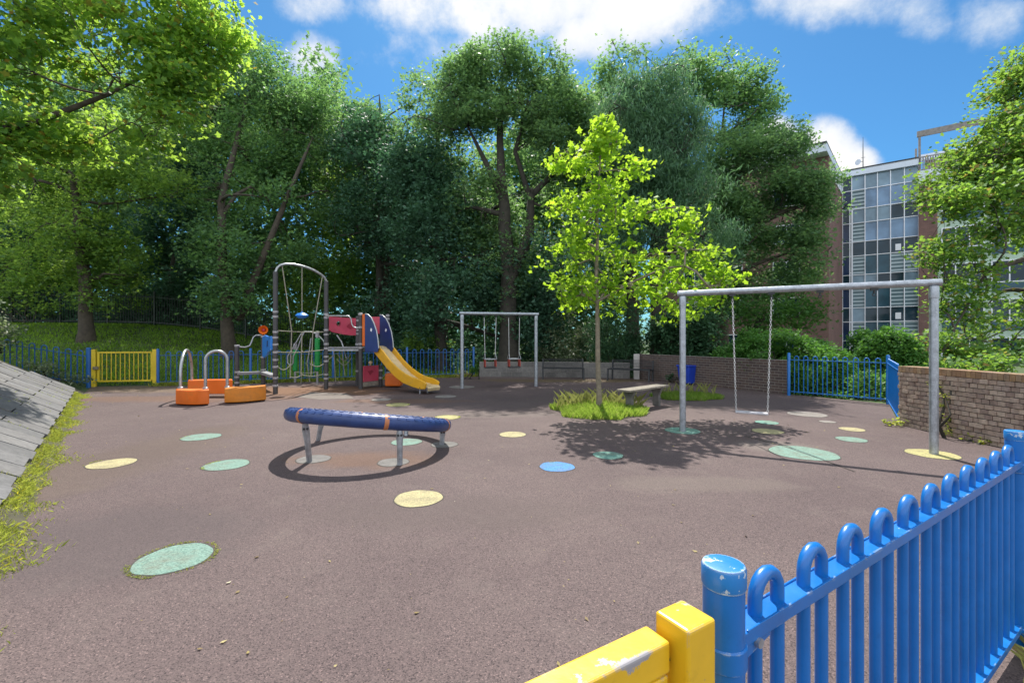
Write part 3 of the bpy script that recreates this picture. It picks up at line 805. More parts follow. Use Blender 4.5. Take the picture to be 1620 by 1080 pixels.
# ================================================================== SWINGS
def swing_frame(label, a, b, h, r, rb, hangers, hat=True):
    a, b = Vector(a), Vector(b); x = (b - a).normalized()
    root = empty('swing_set', (a + b) / 2, label, 'swing frame', 'galvanised swing frames')
    for q in (a, b):
        mb = MB(); mb.lathe(q, [(r, -.2), (r, h - rb - .004)], 20); po = mb.build('post', M['galv'], root)
        mb = MB(); mb.lathe(q, [(r + .004, h - rb - .17), (r + .006, h - rb - .16), (r + .006, h - rb - .012), (r + .003, h - rb)], 20); mb.build('collar', M['galv'], po)
    mb = MB(); mb.tube([up(a - x * (r + .03), h), up(b + x * (r + .03), h)], rb, 20); mb.build('crossbar', M['galv'], root)
    for t in hangers:
        q = up(a.lerp(b, t), h - rb)
        mb = MB(); mb.box(q + Vector((0, 0, -.012)), (.09, .05, .03), rz=math.atan2(x.y, x.x)); mb.tube([q + Vector((0, 0, -.02)), q + Vector((0, 0, -.075))], .014, 8)
        mb.tube([q + Vector((0, 0, -.085)) + x * (.022 * math.cos(k * math.pi / 4)) + Vector((0, 0, .022 * math.sin(k * math.pi / 4))) for k in range(8)], .007, 6, closed=True)
        mb.build('hanger', M['blackm'], root)
    return root, x
def chain(mb, a, b, link=.05, r=.0045):
    a, b = Vector(a), Vector(b); d = b - a; n = int(d.length / (link * .76)); t = d.normalized()
    u = t.cross(Vector((0, 1, .1))).normalized(); w = t.cross(u)
    for k in range(n):
        c = a + d * ((k + .5) / n); s = (u + w).normalized() if k % 2 else (u - w).normalized()
        pts = []
        for q in range(8):
            th = q * math.pi / 4
            pts.append(c + t * (math.cos(th) * link * .48) + s * (math.sin(th) * link * .26))
        mb.tube(pts, r, 4, closed=True)
SA, SB, SH = Vector((2.94, 7.84, 0)), Vector((5.84, 6.30, 0)), 2.37
sf, sx = swing_frame('large galvanised swing frame in front of the glazed building', SA, SB, SH, .052, .05, (.235, .405, .60, .80))
h1, h2 = up(SA.lerp(SB, .235), SH - .15), up(SA.lerp(SB, .405), SH - .15)
mid = (h1 + h2) / 2
s1, s2 = mid - sx * .225 + Vector((0, 0, .42 - mid.z)), mid + sx * .225 + Vector((0, 0, .42 - mid.z))
root = empty('flat_swing', up(mid, .39), 'single flat swing seat on two steel chains beneath the large frame', 'swing seat')
mb = MB(); mb.box(up(mid, .40), (.47, .17, .03), rz=math.atan2(sx.y, sx.x)); mb.build('seat', M['seatalu'], root, bevel=.012, seg=3)
for ha, sb in ((h1, s1), (h2, s2)):
    mb = MB(); chain(mb, ha + Vector((0, 0, .03)), sb); mb.build('chain', M['chain'], root)
FA_, FB_, FH = PC(731, 14.55), PC(848, 15.15), 2.40
ff, fx = swing_frame('smaller galvanised swing frame in the shade by the low wall', FA_, FB_, FH, .055, .05, (.29, .45, .62, .77))
for i, (t0, t1, lab) in enumerate(((.29, .45, 'cradle swing seat with red sides, on the side of the yellow slide'), (.62, .77, 'cradle swing seat with red sides, on the side of the sapling'))):
    a, b = up(FA_.lerp(FB_, t0), FH - .13), up(FA_.lerp(FB_, t1), FH - .13); m_ = (a + b) / 2
    root = empty('cradle_swing', up(m_, .55), lab, 'swing seat', 'toddler cradle swings')
    y_ = Vector((-fx.y, fx.x, 0)); W, D = .19, .16
    cor = [up(m_ + fx * (sx_ * W) + y_ * (sy_ * D), .93) for sx_, sy_ in ((-1, -1), (1, -1), (1, 1), (-1, 1))]
    mb = MB(); mb.tube(cor, .018, 8, closed=True); mb.build('guard_bar', M['steel'], root)
    mb = MB(); mb.box(up(m_, .66), (.36, .32, .05), rz=math.atan2(fx.y, fx.x)); mb.build('seat', M['seatrub'], root, bevel=.015)
    for sg in (-1, 1):
        mb = MB(); mb.box(up(m_ + fx * (sg * .175), .79), (.03, .26, .23), rz=math.atan2(fx.y, fx.x)); mb.build('side_panel', M['redseat'], root, bevel=.006)
        top = a if sg < 0 else b; knot = up(m_ + fx * sg * (.17), 1.12)
        mb = MB(); mb.tube([top, knot], .011, 6)
        for sy_ in (-1, 1): mb.tube([knot, up(m_ + fx * (sg * W) + y_ * (sy_ * D), .93)], .009, 5)
        mb.build('chain', M['chain'], root)

# ================================================================== TILTED RING
RCn = Vector((-2.04, 6.6, .42)); RR = 1.06
tx, ty = -.076, -.182      # slopes: raised on the left, raised toward the camera
ax_ = Vector((1, 0, tx)).normalized(); ay_ = Vector((0, 1, ty)); ay_ = (ay_ - ax_ * ay_.dot(ax_)).normalized(); an_ = ax_.cross(ay_)
def ringpt(a, rad=RR, lift=0): return RCn + ax_ * (math.cos(a) * rad) + ay_ * (math.sin(a) * rad) + an_ * lift
root = empty('spinning_ring', up(RCn, 0), 'large tilted navy rubber ring with orange bands on short metal legs', 'play ring')
mb = MB(); mb.tube([ringpt(2 * math.pi * k / 96) for k in range(96)], .092, 20, closed=True)

for k in range(60):
    a = 2 * math.pi * (k + .5) / 60
    for th in (R(35), R(75), R(110), R(150)):
        c = ringpt(a, RR + math.cos(th) * .090, math.sin(th) * .090)
        t = (ringpt(a + .01) - ringpt(a - .01)).normalized(); nr_ = (ringpt(a, RR + math.cos(th), math.sin(th)) - ringpt(a)).normalized()
        mb.box(c, (.045, .03, .014), ax=(t, nr_.cross(t), nr_))
mb.build('ring_body', M['ring'], root)
for k in range(6):
    a = math.pi * (k / 3) + .52 + .45
    mb = MB(); mb.tube([ringpt(a + q * .008) for q in range(-3, 4)], [.094, .0965, .0965, .0965, .0965, .0965, .094], 20, caps=False); mb.build('orange_band', M['orangeb'], root)
mb = MB(); mb.tube([ringpt(math.pi - .30 + q * .006) for q in range(-2, 3)], .0965, 20, caps=False); mb.build('pale_band', M['band'], root)
for (bx, by, ang) in ((-2.63, 5.93, 236), (-1.42, 5.76, 306), (-3.06, 7.15, 150), (-1.06, 6.85, 14), (-1.75, 7.5, 73)):
    base = Vector((bx, by, 0)); a = R(ang); top = ringpt(a, RR * .985, -.06)
    mb = MB(); mb.tube([base + Vector((0, 0, -.1)), base.lerp(top, .5) , base.lerp(top, .8), top], [.036, .037, .046, .03], 12); lg = mb.build('leg', M['galv'], root)
    f_ = (Vector((0, 0, 0)) - base); f_.z = 0; f_.normalize(); sd = Vector((-f_.y, f_.x, 0))
    mb = MB()
    for sg in (-1, 1):
        q = base.lerp(top, .82) + f_ * .036 + sd * sg * .02; mb.tube([q, q + f_ * .014], .015, 10)
    mb.build('bolt', M['blackm'], lg)

# ================================================================== ORANGE BALANCE TRAIL
root = empty('balance_trail', PC(345, 13.3), 'low orange curved stepping blocks joined by two steel hoops near the yellow gate', 'balance trail')
def arcblock(p0, p1, bulge, depth, z0, z1, mat):
    p0, p1 = Vector(p0), Vector(p1); d = p1 - p0; y = (p0 + p1) / 2; y.z = 0; y.normalize()
    fr, bk = [], []
    for k in range(13):
        t = k / 12; off = math.sin(math.pi * t) * bulge
        fr.append(up(p0 + d * t - y * off, z0)); bk.append(up(p0 + d * t + y * (depth - off * .6), z0))
    mb = MB(); mb.prism(fr + bk[::-1], (0, 0, z1 - z0)); return mb.build('stepping_block', mat, root, bevel=.02, seg=3)
arcblock(G(278, 641), G(331, 641), .16, .42, .03, .37, M['orange'])
arcblock(G(355, 639), G(421, 634), .12, .38, .03, .38, M['orange2'])
arcblock(PC(297, 12.2), PC(368, 12.4), -.10, .34, .08, .47, M['orange'])
def hoop(p0, p1, z0, ztop, r):
    p0, p1 = Vector(p0), Vector(p1); w = (p1 - p0).length / 2; c = (p0 + p1) / 2; x = (p1 - p0).normalized()
    pts = [up(p0, z0), up(p0, ztop - w)]
    for k in range(1, 12):
        t = math.pi - math.pi * k / 12; pts.append(c + x * (w * math.cos(t)) + Vector((0, 0, ztop - w + w * math.sin(t) - c.z)))
    pts += [up(p1, ztop - w), up(p1, z0)]
    mb = MB(); mb.tube(pts, r, 12); o = mb.build('hoop', M['steel'], root)
    mb = MB()
    for q in (p0, p1): mb.lathe(up(q, z0), [(.06, 0), (.06, .03), (.035, .05)], 14)
    mb.build('flange', M['band'], o)
hoop(PC(285.5, 11.15), PC(303.5, 12.35), .37, 1.30, .034)
hoop(PC(325, 11.05), PC(359.5, 11.3), .37, 1.29, .034)

# ================================================================== PLAY STRUCTURE
PS = Vector((-5.2, 14.4, 0))
root = empty('play_structure', PS, 'climbing unit with charcoal posts, red and blue panels, rope net and yellow slide', 'play structure')
P1, P2 = Vector((-6.81, 13.1, 0)), Vector((-5.88, 14.4, 0))
P3, P4, P5 = Vector((-4.79, 14.4, 0)), Vector((-5.21, 15.35, 0)), Vector((-4.17, 15.27, 0))
PA, PB = Vector((-8.82, 14.6, 0)), Vector((-8.2, 15.0, 0))
PE = PC(602, 15.0)
def post(p, h, r, bands, mat='post'):
    mb = MB(); mb.lathe(p, [(r, -.15), (r, h - .03), (r * .75, h - .005), (.001, h)], 16); o = mb.build('post', M[mat], root)
    for z in bands:
        mb = MB(); mb.lathe(up(p, z), [(r + .001, -.03), (r + .010, -.026), (r + .010, .026), (r + .001, .03)], 16); mb.build('clamp', M['band'], o)
    return o
post(P1, 3.52, .066, (.24, .46, .78, .98, 1.2, 1.42, 1.62, 1.78, 2.22, 2.36))
post(P2, 3.42, .066, (.33, .46, .88, 1.02, 1.28, 1.42, 1.72, 1.86, 2.25, 2.36))
post(P3, 2.42, .066, (1.3, 1.42, 1.95, 2.36))
post(P4, 2.35, .062, (.5, 1.22, 1.4, 1.75, 1.88, 2.2))
post(P5, 2.42, .062, (.45, .6, 1.3, 2.1, 2.25, 2.36))
post(PE, .72, .062, (.3, .55))
post(PA, 1.40, .068, (.18, .36, .52, 1.36))
post(PB, 1.72, .068, (.42, .56, .98, 1.66))
# arch over the tall posts
pts = []
c0, c1 = up(P1, 3.50), up(P2, 3.40)
for t, dz in ((0, 0), (.03, .13), (.08, .22), (.18, .29), (.32, .33), (.48, .33), (.62, .31), (.76, .26), (.88, .19), (.96, .12), (1, 0)):
    pts.append(c0.lerp(c1, t) + Vector((0, 0, dz)))
mb = MB(); mb.tube(pts, .036, 12); mb.build('arch', M['steel'], root)
# swinging pod on its pole
pm = up(P1.lerp(P2, .50), 0)
mb = MB(); mb.tube([up(pm, 3.76), up(pm, 2.36)], .013, 8); pole = mb.build('pod_rope', M['rope'], root)
mb = MB(); mb.lathe(up(pm, 2.28), [(.001, -.085), (.11, -.07), (.185, -.01), (.19, .015), (.12, .07), (.03, .10), (.02, .13)], 24); mb.build('pod', M['bluep'], root)
# rope net
def cat(a, b, sag, n=8): 
    a, b = Vector(a), Vector(b); return [a.lerp(b, k / n) - Vector((0, 0, sag * math.sin(math.pi * k / n))) for k in range(n + 1)]
mb = MB(); d12 = P2 - P1
def net(t, z): return up(P1 + d12 * t, z)
for pts in (cat(net(.12, 3.72), net(.30, 1.82), 0), cat(net(.92, 3.55), net(.72, 1.80), 0), cat(net(.30, 1.82), net(.27, .42), 0), cat(net(.50, 1.80), net(.48, .46), 0), cat(net(.72, 1.80), net(.68, .46), 0),
            cat(net(.05, 1.82), net(.95, 1.80), .02), cat(net(.05, 1.20), net(.95, 1.24), .04), cat(net(.05, .76), net(.27, .80), .10), cat(net(.68, .80), net(.95, .80), .08), cat(net(.27, .46), net(.50, .50), .05), cat(net(.50, .50), net(.95, .48), .06)):
    mb.tube(pts, .014, 6)
for t, z in ((.30, 1.82), (.72, 1.80), (.29, 1.2), (.5, 1.2), (.7, 1.22), (.27, .8), (.68, .8)):
    mb.lathe(net(t, z - .03), [(.001, 0), (.026, .012), (.026, .05), (.001, .06)], 8)
mb.build('rope_net', M['rope'], root)
# deck
mb = MB(); mb.prism([up(p, 1.28) for p in (P2, P3, P5, P4)], (0, 0, .045)); mb.build('deck', M['deck'], root)
mb = MB(); mb.beam(up(P2, 1.23), up(P3, 1.23), .05, .06); mb.beam(up(P3, 1.23), up(P5, 1.23), .05, .06); mb.build('deck_beam', M['steel'], root)
# red porthole panel between P2 and P4
xr = (P4 - P2); lr = xr.length; xr = xr.normalized(); yr = Vector((xr.y, -xr.x, 0))
def rp(s, z): return up(P2 + xr * s, z)
outl = [rp(.09, 1.86), rp(.2, 1.80), rp(lr * .5, 1.73), rp(lr * .75, 1.70), rp(lr - .08, 1.70), rp(lr - .08, 2.27), rp(.15, 2.29), rp(.09, 2.26)]
hol = [rp(.42 + .075 * math.cos(2 * math.pi * k / 16), 2.08 + .075 * math.sin(2 * math.pi * k / 16)) for k in range(16)]
mb = MB(); mb.prism(outl, yr * .025, hole=hol); pn = mb.build('porthole_panel', M['red'], root)
mb = MB(); mb.tube([rp(.42 + .078 * math.cos(2 * math.pi * k / 16), 2.08 + .078 * math.sin(2 * math.pi * k / 16)) + yr * .0265 for k in range(16)], .012, 6, closed=True); mb.build('porthole_rim', M['redd'], pn)
mb = MB(); mb.prism([rp(.72, 2.0) + yr * .0255, rp(.86, 1.9) + yr * .0255, rp(1.0, 1.95) + yr * .0255, rp(1.0, 2.12) + yr * .0255, rp(.9, 2.16) + yr * .0255], yr * .012); mb.build('relief', M['redd'], pn, bevel=.005)
# red panel on the far side, behind the slide panels
x5 = (P5 - P4).normalized(); l5 = (P5 - P4).length; y5 = Vector((-x5.y, x5.x, 0))
mb = MB(); mb.prism([up(P4 + x5 * s, z) for s, z in ((.08, 1.75), (l5 - .08, 1.75), (l5 - .08, 2.32), (.08, 2.32))], y5 * .025); mb.build('back_panel', M['red'], root, bevel=.006)
# curved handrail
q0, q1 = up(P2, 2.31), up(P3, 1.93)
mb = MB(); fo = Vector((0, -.06, 0))
mb.tube([q0 + fo, q0.lerp(q1, .5) + up(fo, .40 * .46) , up(q0.lerp(q1, .68) + fo, 2.30), up(q0.lerp(q1, .74) + fo, 2.22), up(q0.lerp(q1, .76) + fo, 2.06), up(q0.lerp(q1, .80) + fo, 1.97), up(q0.lerp(q1, .87) + fo, 1.93), q1 + fo], .02, 10); mb.build('handrail', M['steel'], root)
q0, q1 = up(PA, 1.33), up(PB, 1.70)
mb = MB(); mb.tube([q0, q0.lerp(q1, .3) - Vector((0, 0, .13)), up(q0.lerp(q1, .48), 1.36), up(q0.lerp(q1, .55), 1.48), up(q0.lerp(q1, .62), 1.64), up(q0.lerp(q1, .72), 1.70), q1], .024, 10); mb.build('handrail', M['steel'], root)
# step plank between the short posts and the tall post
mb = MB()
mb.beam(up(PA, .47), up(PB, .47), .22, .09); mb.beam(up(PB, .47), up(P1 + Vector((-.3, .5, 0)), .47), .22, .09); mb.build('step', M['deck'], root, bevel=.01)
# bright blue hanging panel between PB and P1
xb = (P1 - PB); lb = xb.length; xb = xb.normalized(); yb = Vector((xb.y, -xb.x, 0))
mb = MB(); mb.prism([up(PB + xb * s * lb, z) for s, z in ((.10, 1.02), (.10, 1.66), (.32, 1.70), (.55, 1.66), (.80, 1.66), (.80, 1.25), (.62, 1.20), (.40, 1.05), (.2, .97))], yb * .06); bp = mb.build('wave_panel', M['bluep'], root, bevel=.015)
mb = MB(); mb.prism([up(PB + xb * s * lb, z) + yb * .0605 for s, z in ((.50, 1.32), (.50, 1.52), (.60, 1.54), (.60, 1.36))], yb * .004); mb.build('cutout', M['navy'], bp)
# orange talking horn
hc = up(PB, 1.87) + Vector((.02, -.02, 0)); hd = Vector((.35, -.9, .1)).normalized(); hu = hd.cross(Vector((0, 0, 1))).normalized()
mb = MB(); mb.tube([up(PB, 1.70), hc - hd * .1, hc - hd * .03, hc + hd * .04, hc + hd * .07], [.04, .045, .07, .125, .145], 18, caps=False); hn = mb.build('speaking_horn', M['orange'], root)
mb = MB(); mb.tube([hc + hd * .0, hc + hd * .02], [.05, .03], 14); mb.build('horn_throat', M['redd'], hn)
# slide
sd_ = Vector((.82, -.57, 0)).normalized(); sp_ = Vector((.57, .82, 0)).normalized()
n0 = Vector((-4.37, 14.20, 0)); Wd = .52
prof = [(-.30, 1.36), (-.1, 1.36), (.05, 1.33), (.22, 1.24), (.5, 1.02), (.85, .75), (1.2, .53), (1.5, .39), (1.8, .30), (2.1, .255), (2.3, .245)]
sr = MB()
slide = None
for off, nm in ((0, 'slide_side'), (Wd, 'slide_side')):
    top = [up(n0 + sd_ * s + sp_ * off, z + .17 + (.03 if i < 5 else 0)) for i, (s, z) in enumerate(prof)]
    bot = [up(n0 + sd_ * (s - (.1 if 0 < i < 8 else 0)), z - .11) + sp_ * off for i, (s, z) in enumerate(prof)]
    top[0].z -= .06; bot[0].z += .08; top[-1].z -= .05; bot[-1].z += .02
    top.append(up(n0 + sd_ * 2.36 + sp_ * off, .31)); 
    mb = MB(); mb.prism(top + bot[::-1], sp_ * .055); o = mb.build('slide_side', M['slide'], root, bevel=.02, seg=3)
    mb2 = MB()
    for (s, z) in ((-.18, 1.44), (-.12, 1.34), (.02, 1.28), (2.12, .19)):
        q = up(n0 + sd_ * s + sp_ * off, z) - sp_ * .001; mb2.tube([q, q - sp_ * .006], .018, 8)
    mb2.build('bolt', M['blackm'], o)
mb = MB()
lo = [up(n0 + sd_ * s, z) + sp_ * .05 for s, z in prof] + [up(n0 + sd_ * 2.37, .23) + sp_ * .05, up(n0 + sd_ * 2.41, .18) + sp_ * .05, up(n0 + sd_ * 2.39, .13) + sp_ * .05]
mb.prism(lo + [p - Vector((0, 0, .03)) - sd_ * .01 for p in lo[::-1]], sp_ * (Wd - .045)); mb.build('slide_bed', M['chute'], root)
mb = MB()
for off in (.12, .42): mb.tube([up(n0 + sd_ * 2.0 + sp_ * off, -.05), up(n0 + sd_ * 2.0 + sp_ * off, .2)], .025, 8)
mb.build('slide_foot', M['galv'], root)
# navy side panels at the slide entrance
for pbase, sh in ((P3, 0), (P3 + sp_ * .57, 0)):
    prf = [(.21, 1.16), (.21, 2.36), (.34, 2.34), (.50, 2.24), (.64, 2.06), (.76, 1.82), (.83, 1.55), (.86, 1.30), (.80, 1.18)]
    mb = MB(); mb.prism([up(pbase + sd_ * s, z) for s, z in prf], sp_ * .03); pnl = mb.build('entrance_panel', M['navy'], root, bevel=.006)
    mb = MB(); mb.tube([up(pbase + sd_ * s, z) + sp_ * .015 for s, z in prf[1:-1]], .02, 8); mb.build('panel_edge', M['steel'], pnl)
    mb = MB(); c = up(pbase + sd_ * .52, 1.86) - sp_ * .003; mb.prism([c + sd_ * a_ + Vector((0, 0, b_)) for a_, b_ in ((-.05, -.02), (.01, -.06), (.05, .02), (-.01, .06))], sp_ * .002); mb.build('white_mark', M['white'], pnl)
mb = MB(); mb.prism([up(P3 + sd_ * s, z) for s, z in ((.075, 1.36), (.075, 2.36), (.195, 2.36), (.195, 1.36))], sp_ * .04); mb.build('orange_strip', M['orange'], root, bevel=.008)
# low red shop panel, orange seat block, sand tray under the deck
a, b = up(P3, .06) + Vector((.07, 0, 0)), up(PE, .06) + Vector((-.07, -.05, 0)); xx = (b - a).normalized(); yy = Vector((xx.y, -xx.x, 0))
ll = (b - a).length
mb = MB(); mb.prism([a + Vector((0, 0, .16)), b + Vector((0, 0, .16)), b + Vector((0, 0, .66)), a + Vector((0, 0, .66))], yy * .03); lp = mb.build('shop_panel', M['red'], root, bevel=.006)
mb = MB(); c = a.lerp(b, .45) + Vector((0, 0, .44)) + yy * .0305; mb.prism([c + xx * u_ + Vector((0, 0, v_)) for u_, v_ in ((-.12, .06), (-.02, -.08), (.05, -.02), (.13, .02), (.06, .08), (-.05, .05))], yy * .006); mb.build('relief', M['redd'], lp)
mb = MB(); c = a.lerp(b, .5) + Vector((0, 0, .68)); mb.lathe(c, [(.03, 0), (.03, .03), (.06, .05), (.065, .10), (.03, .13), (.001, .135)], 12); mb.build('knob', M['chute'], lp)
mb = MB(); mb.beam(a + Vector((0, 0, .08)), b + Vector((0, 0, .08)), .06, .14); mb.build('sill_board', M['wood'], root)
mb = MB(); c = PC(622, 14.9); mb.prism([c + Vector((-.24, -.16, .04)), c + Vector((.28, -.16, .04)), c + Vector((.28, .2, .04)), c + Vector((-.22, .2, .04))], (0, 0, .42)); mb.build('seat_block', M['orange'], root, bevel=.05, seg=3)
# hanging ropes below the deck
mb = MB()
for pts in (cat(PC(533, 15.0, 1.12), PC(556, 15.2, 1.12), .26), cat(PC(533, 15.0, .92), PC(556, 15.2, .95), .22), cat(PC(528, 15.6, 1.2), PC(531, 15.6, .1), 0), cat(PC(541, 15.6, 1.2), PC(546, 15.6, .3), .03), cat(PC(516, 14.6, .95), PC(527, 14.8, 1.05), .06)):
    mb.tube(pts, .014, 6)
mb.build('hanging_rope', M['rope'], root)
mb = MB(); mb.tube([PC(533, 15.1, 1.7), PC(540, 15.0, 1.5), PC(544, 14.95, 1.25), PC(548, 14.9, .95)], .022, 8); mb.build('climbing_bar', M['steel'], root)
# climbing frame with green sleeves further back
cf = PC(485, 16.2)
root = empty('climbing_frame', cf, 'grey bent bar climbing frame with two green sleeves behind the rope net', 'climbing frame')
for px, Y, z0, z1, r in ((502, 16.0, .5, 1.58, .085), (467, 16.5, .45, 1.15, .08)):
    c = PC(px, Y); mb = MB(); mb.tube([up(c, -.1), up(c, z1 + .25)], .04, 10); o = mb.build('pole', M['steel'], root)
    mb = MB(); mb.lathe(up(c, 0), [(.045, z0 - .06), (r, z0), (r, z1), (.05, z1 + .03)], 16); mb.build('green_sleeve', M['green'], o)
    mb = MB(); mb.lathe(up(c, 0), [(.045, z1 + .05), (.065, z1 + .06), (.065, z1 + .22), (.03, z1 + .27)], 14); mb.build('pole_cap', M['band'], o)
for pts in ([(502, 1.75), (492, 1.83), (482, 1.84), (476, 1.74), (466, 1.35), (455, .95)], [(482, 1.84), (477, 1.62), (472, 1.3), (464, .95)], [(492, 1.6), (490, 1.2), (486, .7)], [(455, .95), (455, .72), (460, .62), (464, .72), (464, .95)], [(502, 1.75), (512, 1.5), (517, 1.2)]):
    mb = MB(); mb.tube([PC(a_, 16.2, b_) for a_, b_ in pts], .024, 8); mb.build('bent_bar', M['steel'], root)
mb = MB()
for pts in (cat(PC(467, 16.4, .4), PC(502, 16.0, .42), .05), cat(PC(486, 16.2, .7), PC(490, 16.2, .05), 0), cat(PC(478, 16.2, .38), PC(476, 16.2, 0), 0)): mb.tube(pts, .014, 6)
mb.build('rope', M['rope'], root)

# ================================================================== BENCHES, BIN
root = empty('wooden_bench', Vector((3.03, 10.45, 0)), 'backless grey weathered plank bench on concrete legs beside the sapling', 'bench')
b0_, b1_ = Vector((2.42, 9.92, 0)), Vector((3.66, 11.06, 0)); bx = (b1_ - b0_).normalized(); by = Vector((-bx.y, bx.x, 0))
for k in (-1, 0, 1):
    mb = MB(); mb.beam(up(b0_ + by * k * .115, .455), up(b1_ + by * k * .115, .455), .108, .045); mb.build('seat_plank', M['wood'], root, bevel=.006)
for t in (.16, .84):
    c = b0_.lerp(b1_, t)
    mb = MB()
    mb.prism([up(c + by * s - bx * .06, z) for s, z in ((-.085, -.05), (.085, -.05), (.075, .25), (.15, .425), (-.15, .425), (-.075, .25))], bx * .1); mb.build('leg', M['concrete'], root, bevel=.012)
def black_bench(label, a, b, dep):
    a, b = Vector(a), Vector(b); x = (b - a).normalized(); f = Vector((x.y, -x.x, 0))
    root = empty('metal_bench', (a + b) / 2, label, 'bench', 'black metal benches')
    for q in (a, b):
        mb = MB(); mb.beam(up(q, -.03), up(q - f * .05, .78), .05, .06, up=x); mb.build('back_leg', M['blackm'], root, bevel=.004)
        mb = MB(); mb.beam(up(q + f * (dep + .06), -.03), up(q + f * dep, .41), .05, .05, up=x); mb.build('front_leg', M['blackm'], root, bevel=.004)
        mb = MB(); mb.beam(up(q + f * (dep + .03), .43), up(q, .43), .05, .04); mb.build('arm', M['blackm'], root)
    mb = MB()
    for k in range(5): mb.beam(up(a + f * (dep * (k + .3) / 4.6), .452), up(b + f * (dep * (k + .3) / 4.6), .452), .022, .018)
    mb.beam(up(a + f * dep, .435), up(b + f * dep, .435), .03, .05)
    mb.build('seat', M['blackm'], root)
    mb = MB()
    for z in (.52, .57, .62, .67, .72, .765): mb.beam(up(a - f * (.05 * z / .78), z), up(b - f * (.05 * z / .78), z), .016, .02)
    mb.build('backrest', M['blackm'], root)
black_bench('black wire bench against the low grey wall, close to the small swing frame', PC(859, 18.15), PC(922, 18.05), .42)
black_bench('black wire bench in front of the pale pier, behind the plank bench', PC(968.7, 17.75), PC(1032.7, 16.9), .45)
bc = PC(1087, 15.75)
root = empty('litter_bin', bc, 'blue tapered plastic bin standing against the dark brick wall', 'bin')
mb = MB(); rz = -1.07
cs, sn = math.cos(rz), math.sin(rz)
def bq(x, y, z): return bc + Vector((x * cs - y * sn, x * sn + y * cs, z))
lo_ = [bq(x, y, .04) for x, y in ((-.19, -.17), (.19, -.17), (.19, .17), (-.19, .17))]; hi_ = [bq(x, y, .62) for x, y in ((-.25, -.22), (.25, -.22), (.25, .22), (-.25, .22))]
mb.add(lo_ + hi_, [(3, 2, 1, 0), (4, 5, 6, 7), (0, 1, 5, 4), (1, 2, 6, 5), (2, 3, 7, 6), (3, 0, 4, 7)]); mb.build('body', M['bin'], root, bevel=.03, seg=3)
mb = MB(); mb.box(bq(0, 0, .648), (.54, .48, .05), rz=rz); mb.build('rim', M['bin'], root, bevel=.015)
mb = MB()
for sx_ in (-.15, .15): mb.tube([bq(sx_ - .02, -.2, .04), bq(sx_ + .02, -.2, .04)], .04, 10)
mb.build('wheel', M['blackm'], root)

# ================================================================== APARTMENT BUILDING
def uvbox_wall(mb_list, a, b, z0, z1): pass
def quad_uv(name, mat, parent, a, b, z0, z1, thick):
    "a wall slab with real-size UVs for brick; a->b seen from outside, thickness goes inward"
    a, b = Vector(a), Vector(b); x = (b - a).normalized(); l = (b - a).length; y = Vector((-x.y, x.x, 0))
    org = worigin(parent)
    vs = [up(a, z0), up(b, z0), up(b, z1), up(a, z1)]; vs += [v + y * thick for v in vs]
    me = bpy.data.meshes.new(name); me.from_pydata([tuple(v - org) for v in vs], [], [(0, 1, 2, 3), (5, 4, 7, 6), (4, 0, 3, 7), (1, 5, 6, 2), (3, 2, 6, 7), (4, 5, 1, 0)])
    uv = me.uv_layers.new(name='UVMap')
    for pl in me.polygons:
        for li in pl.loop_indices:
            v = vs[me.loops[li].vertex_index] - a
            uv.data[li].uv = (v.dot(x) + v.dot(y), v.z)
    me.materials.append(mat); me.update()
    o = bpy.data.objects.new(name, me); COL.objects.link(o); o.parent = parent; return o
T0, T1 = PC(1333, 38.0), PC(1453, 35.1)
tx_ = (T1 - T0).normalized(); tn = Vector((tx_.y, -tx_.x, 0))          # outward, toward the playground
root = empty('apartment_block', T0, 'brick apartment block with a tall glazed stair tower and roof terrace', 'building')
GZ = -.8                                                             # the ground falls away behind the wall
HT = 15.0
TL = (T1 - T0).length
# left wing
W0 = PC(1311, 32.4); wl = W0 + (-tx_) * 13
quad_uv('wall', M['bbrick'], root, W0, T0 + tn * .02, GZ, 14.6, .3)
quad_uv('wall', M['bbrick'], root, wl, W0 + tx_ * .0, GZ, 14.6, .3)
mb = MB(); dW = (T0 - W0).normalized(); nW = Vector((dW.y, -dW.x, 0))
mb.prism([up(W0 + tn * .5 - dW * .6, 14.6), up(T0 - dW * .05 + tn * .03, 14.6), up(T0 + tx_ * 1 - tn * 8, 14.6), up(wl - tn * 8, 14.6), up(wl + tn * .5, 14.6)], (0, 0, .55)); mb.build('roof', M['fascia'], root)
mb = MB()
mb.prism([up(W0 + tn * .55 - dW * .65, 15.16), up(T0 - dW * .05 + tn * .03, 15.16), up(T0 + tx_ * 1 - tn * 8, 15.16), up(wl - tn * 8, 15.16), up(wl + tn * .55, 15.16)], (0, 0, .1)); mb.build('roof_edge', M['roofing'], root)
def window(px_list_or_pos, x, n, c, w, h, mull=1, glass='glass'):
    "window centred at c in the plane with axis x and outward normal n"
    o_ = MB(); fz = .07
    for z_ in (-h / 2, h / 2): o_.box(c + Vector((0, 0, z_)) + n * .03, (w + fz, .1, fz), ax=(x, -n, Vector((0, 0, 1))))
    for s_ in [-w / 2, w / 2] + [w * (k / (mull + 1) - .5) for k in range(1, mull + 1)]:
        o_.box(c + x * s_ + n * .028, (fz, .092, h - fz), ax=(x, -n, Vector((0, 0, 1))))
    wo = o_.build('window', M['white'], root)
    g_ = MB(); g_.box(c + n * .008, (w, .02, h), ax=(x, -n, Vector((0, 0, 1)))); g_.build('pane', M[glass], wo)
for fl in range(5):
    zc = 1.2 + fl * 2.72
    for dist, w in ((2.6, 1.7), (6.2, 1.2), (9.2, 1.7), (11.8, 1.2)):
        window(None, tx_, tn, up(W0 - tx_ * dist, zc), w, 1.35)
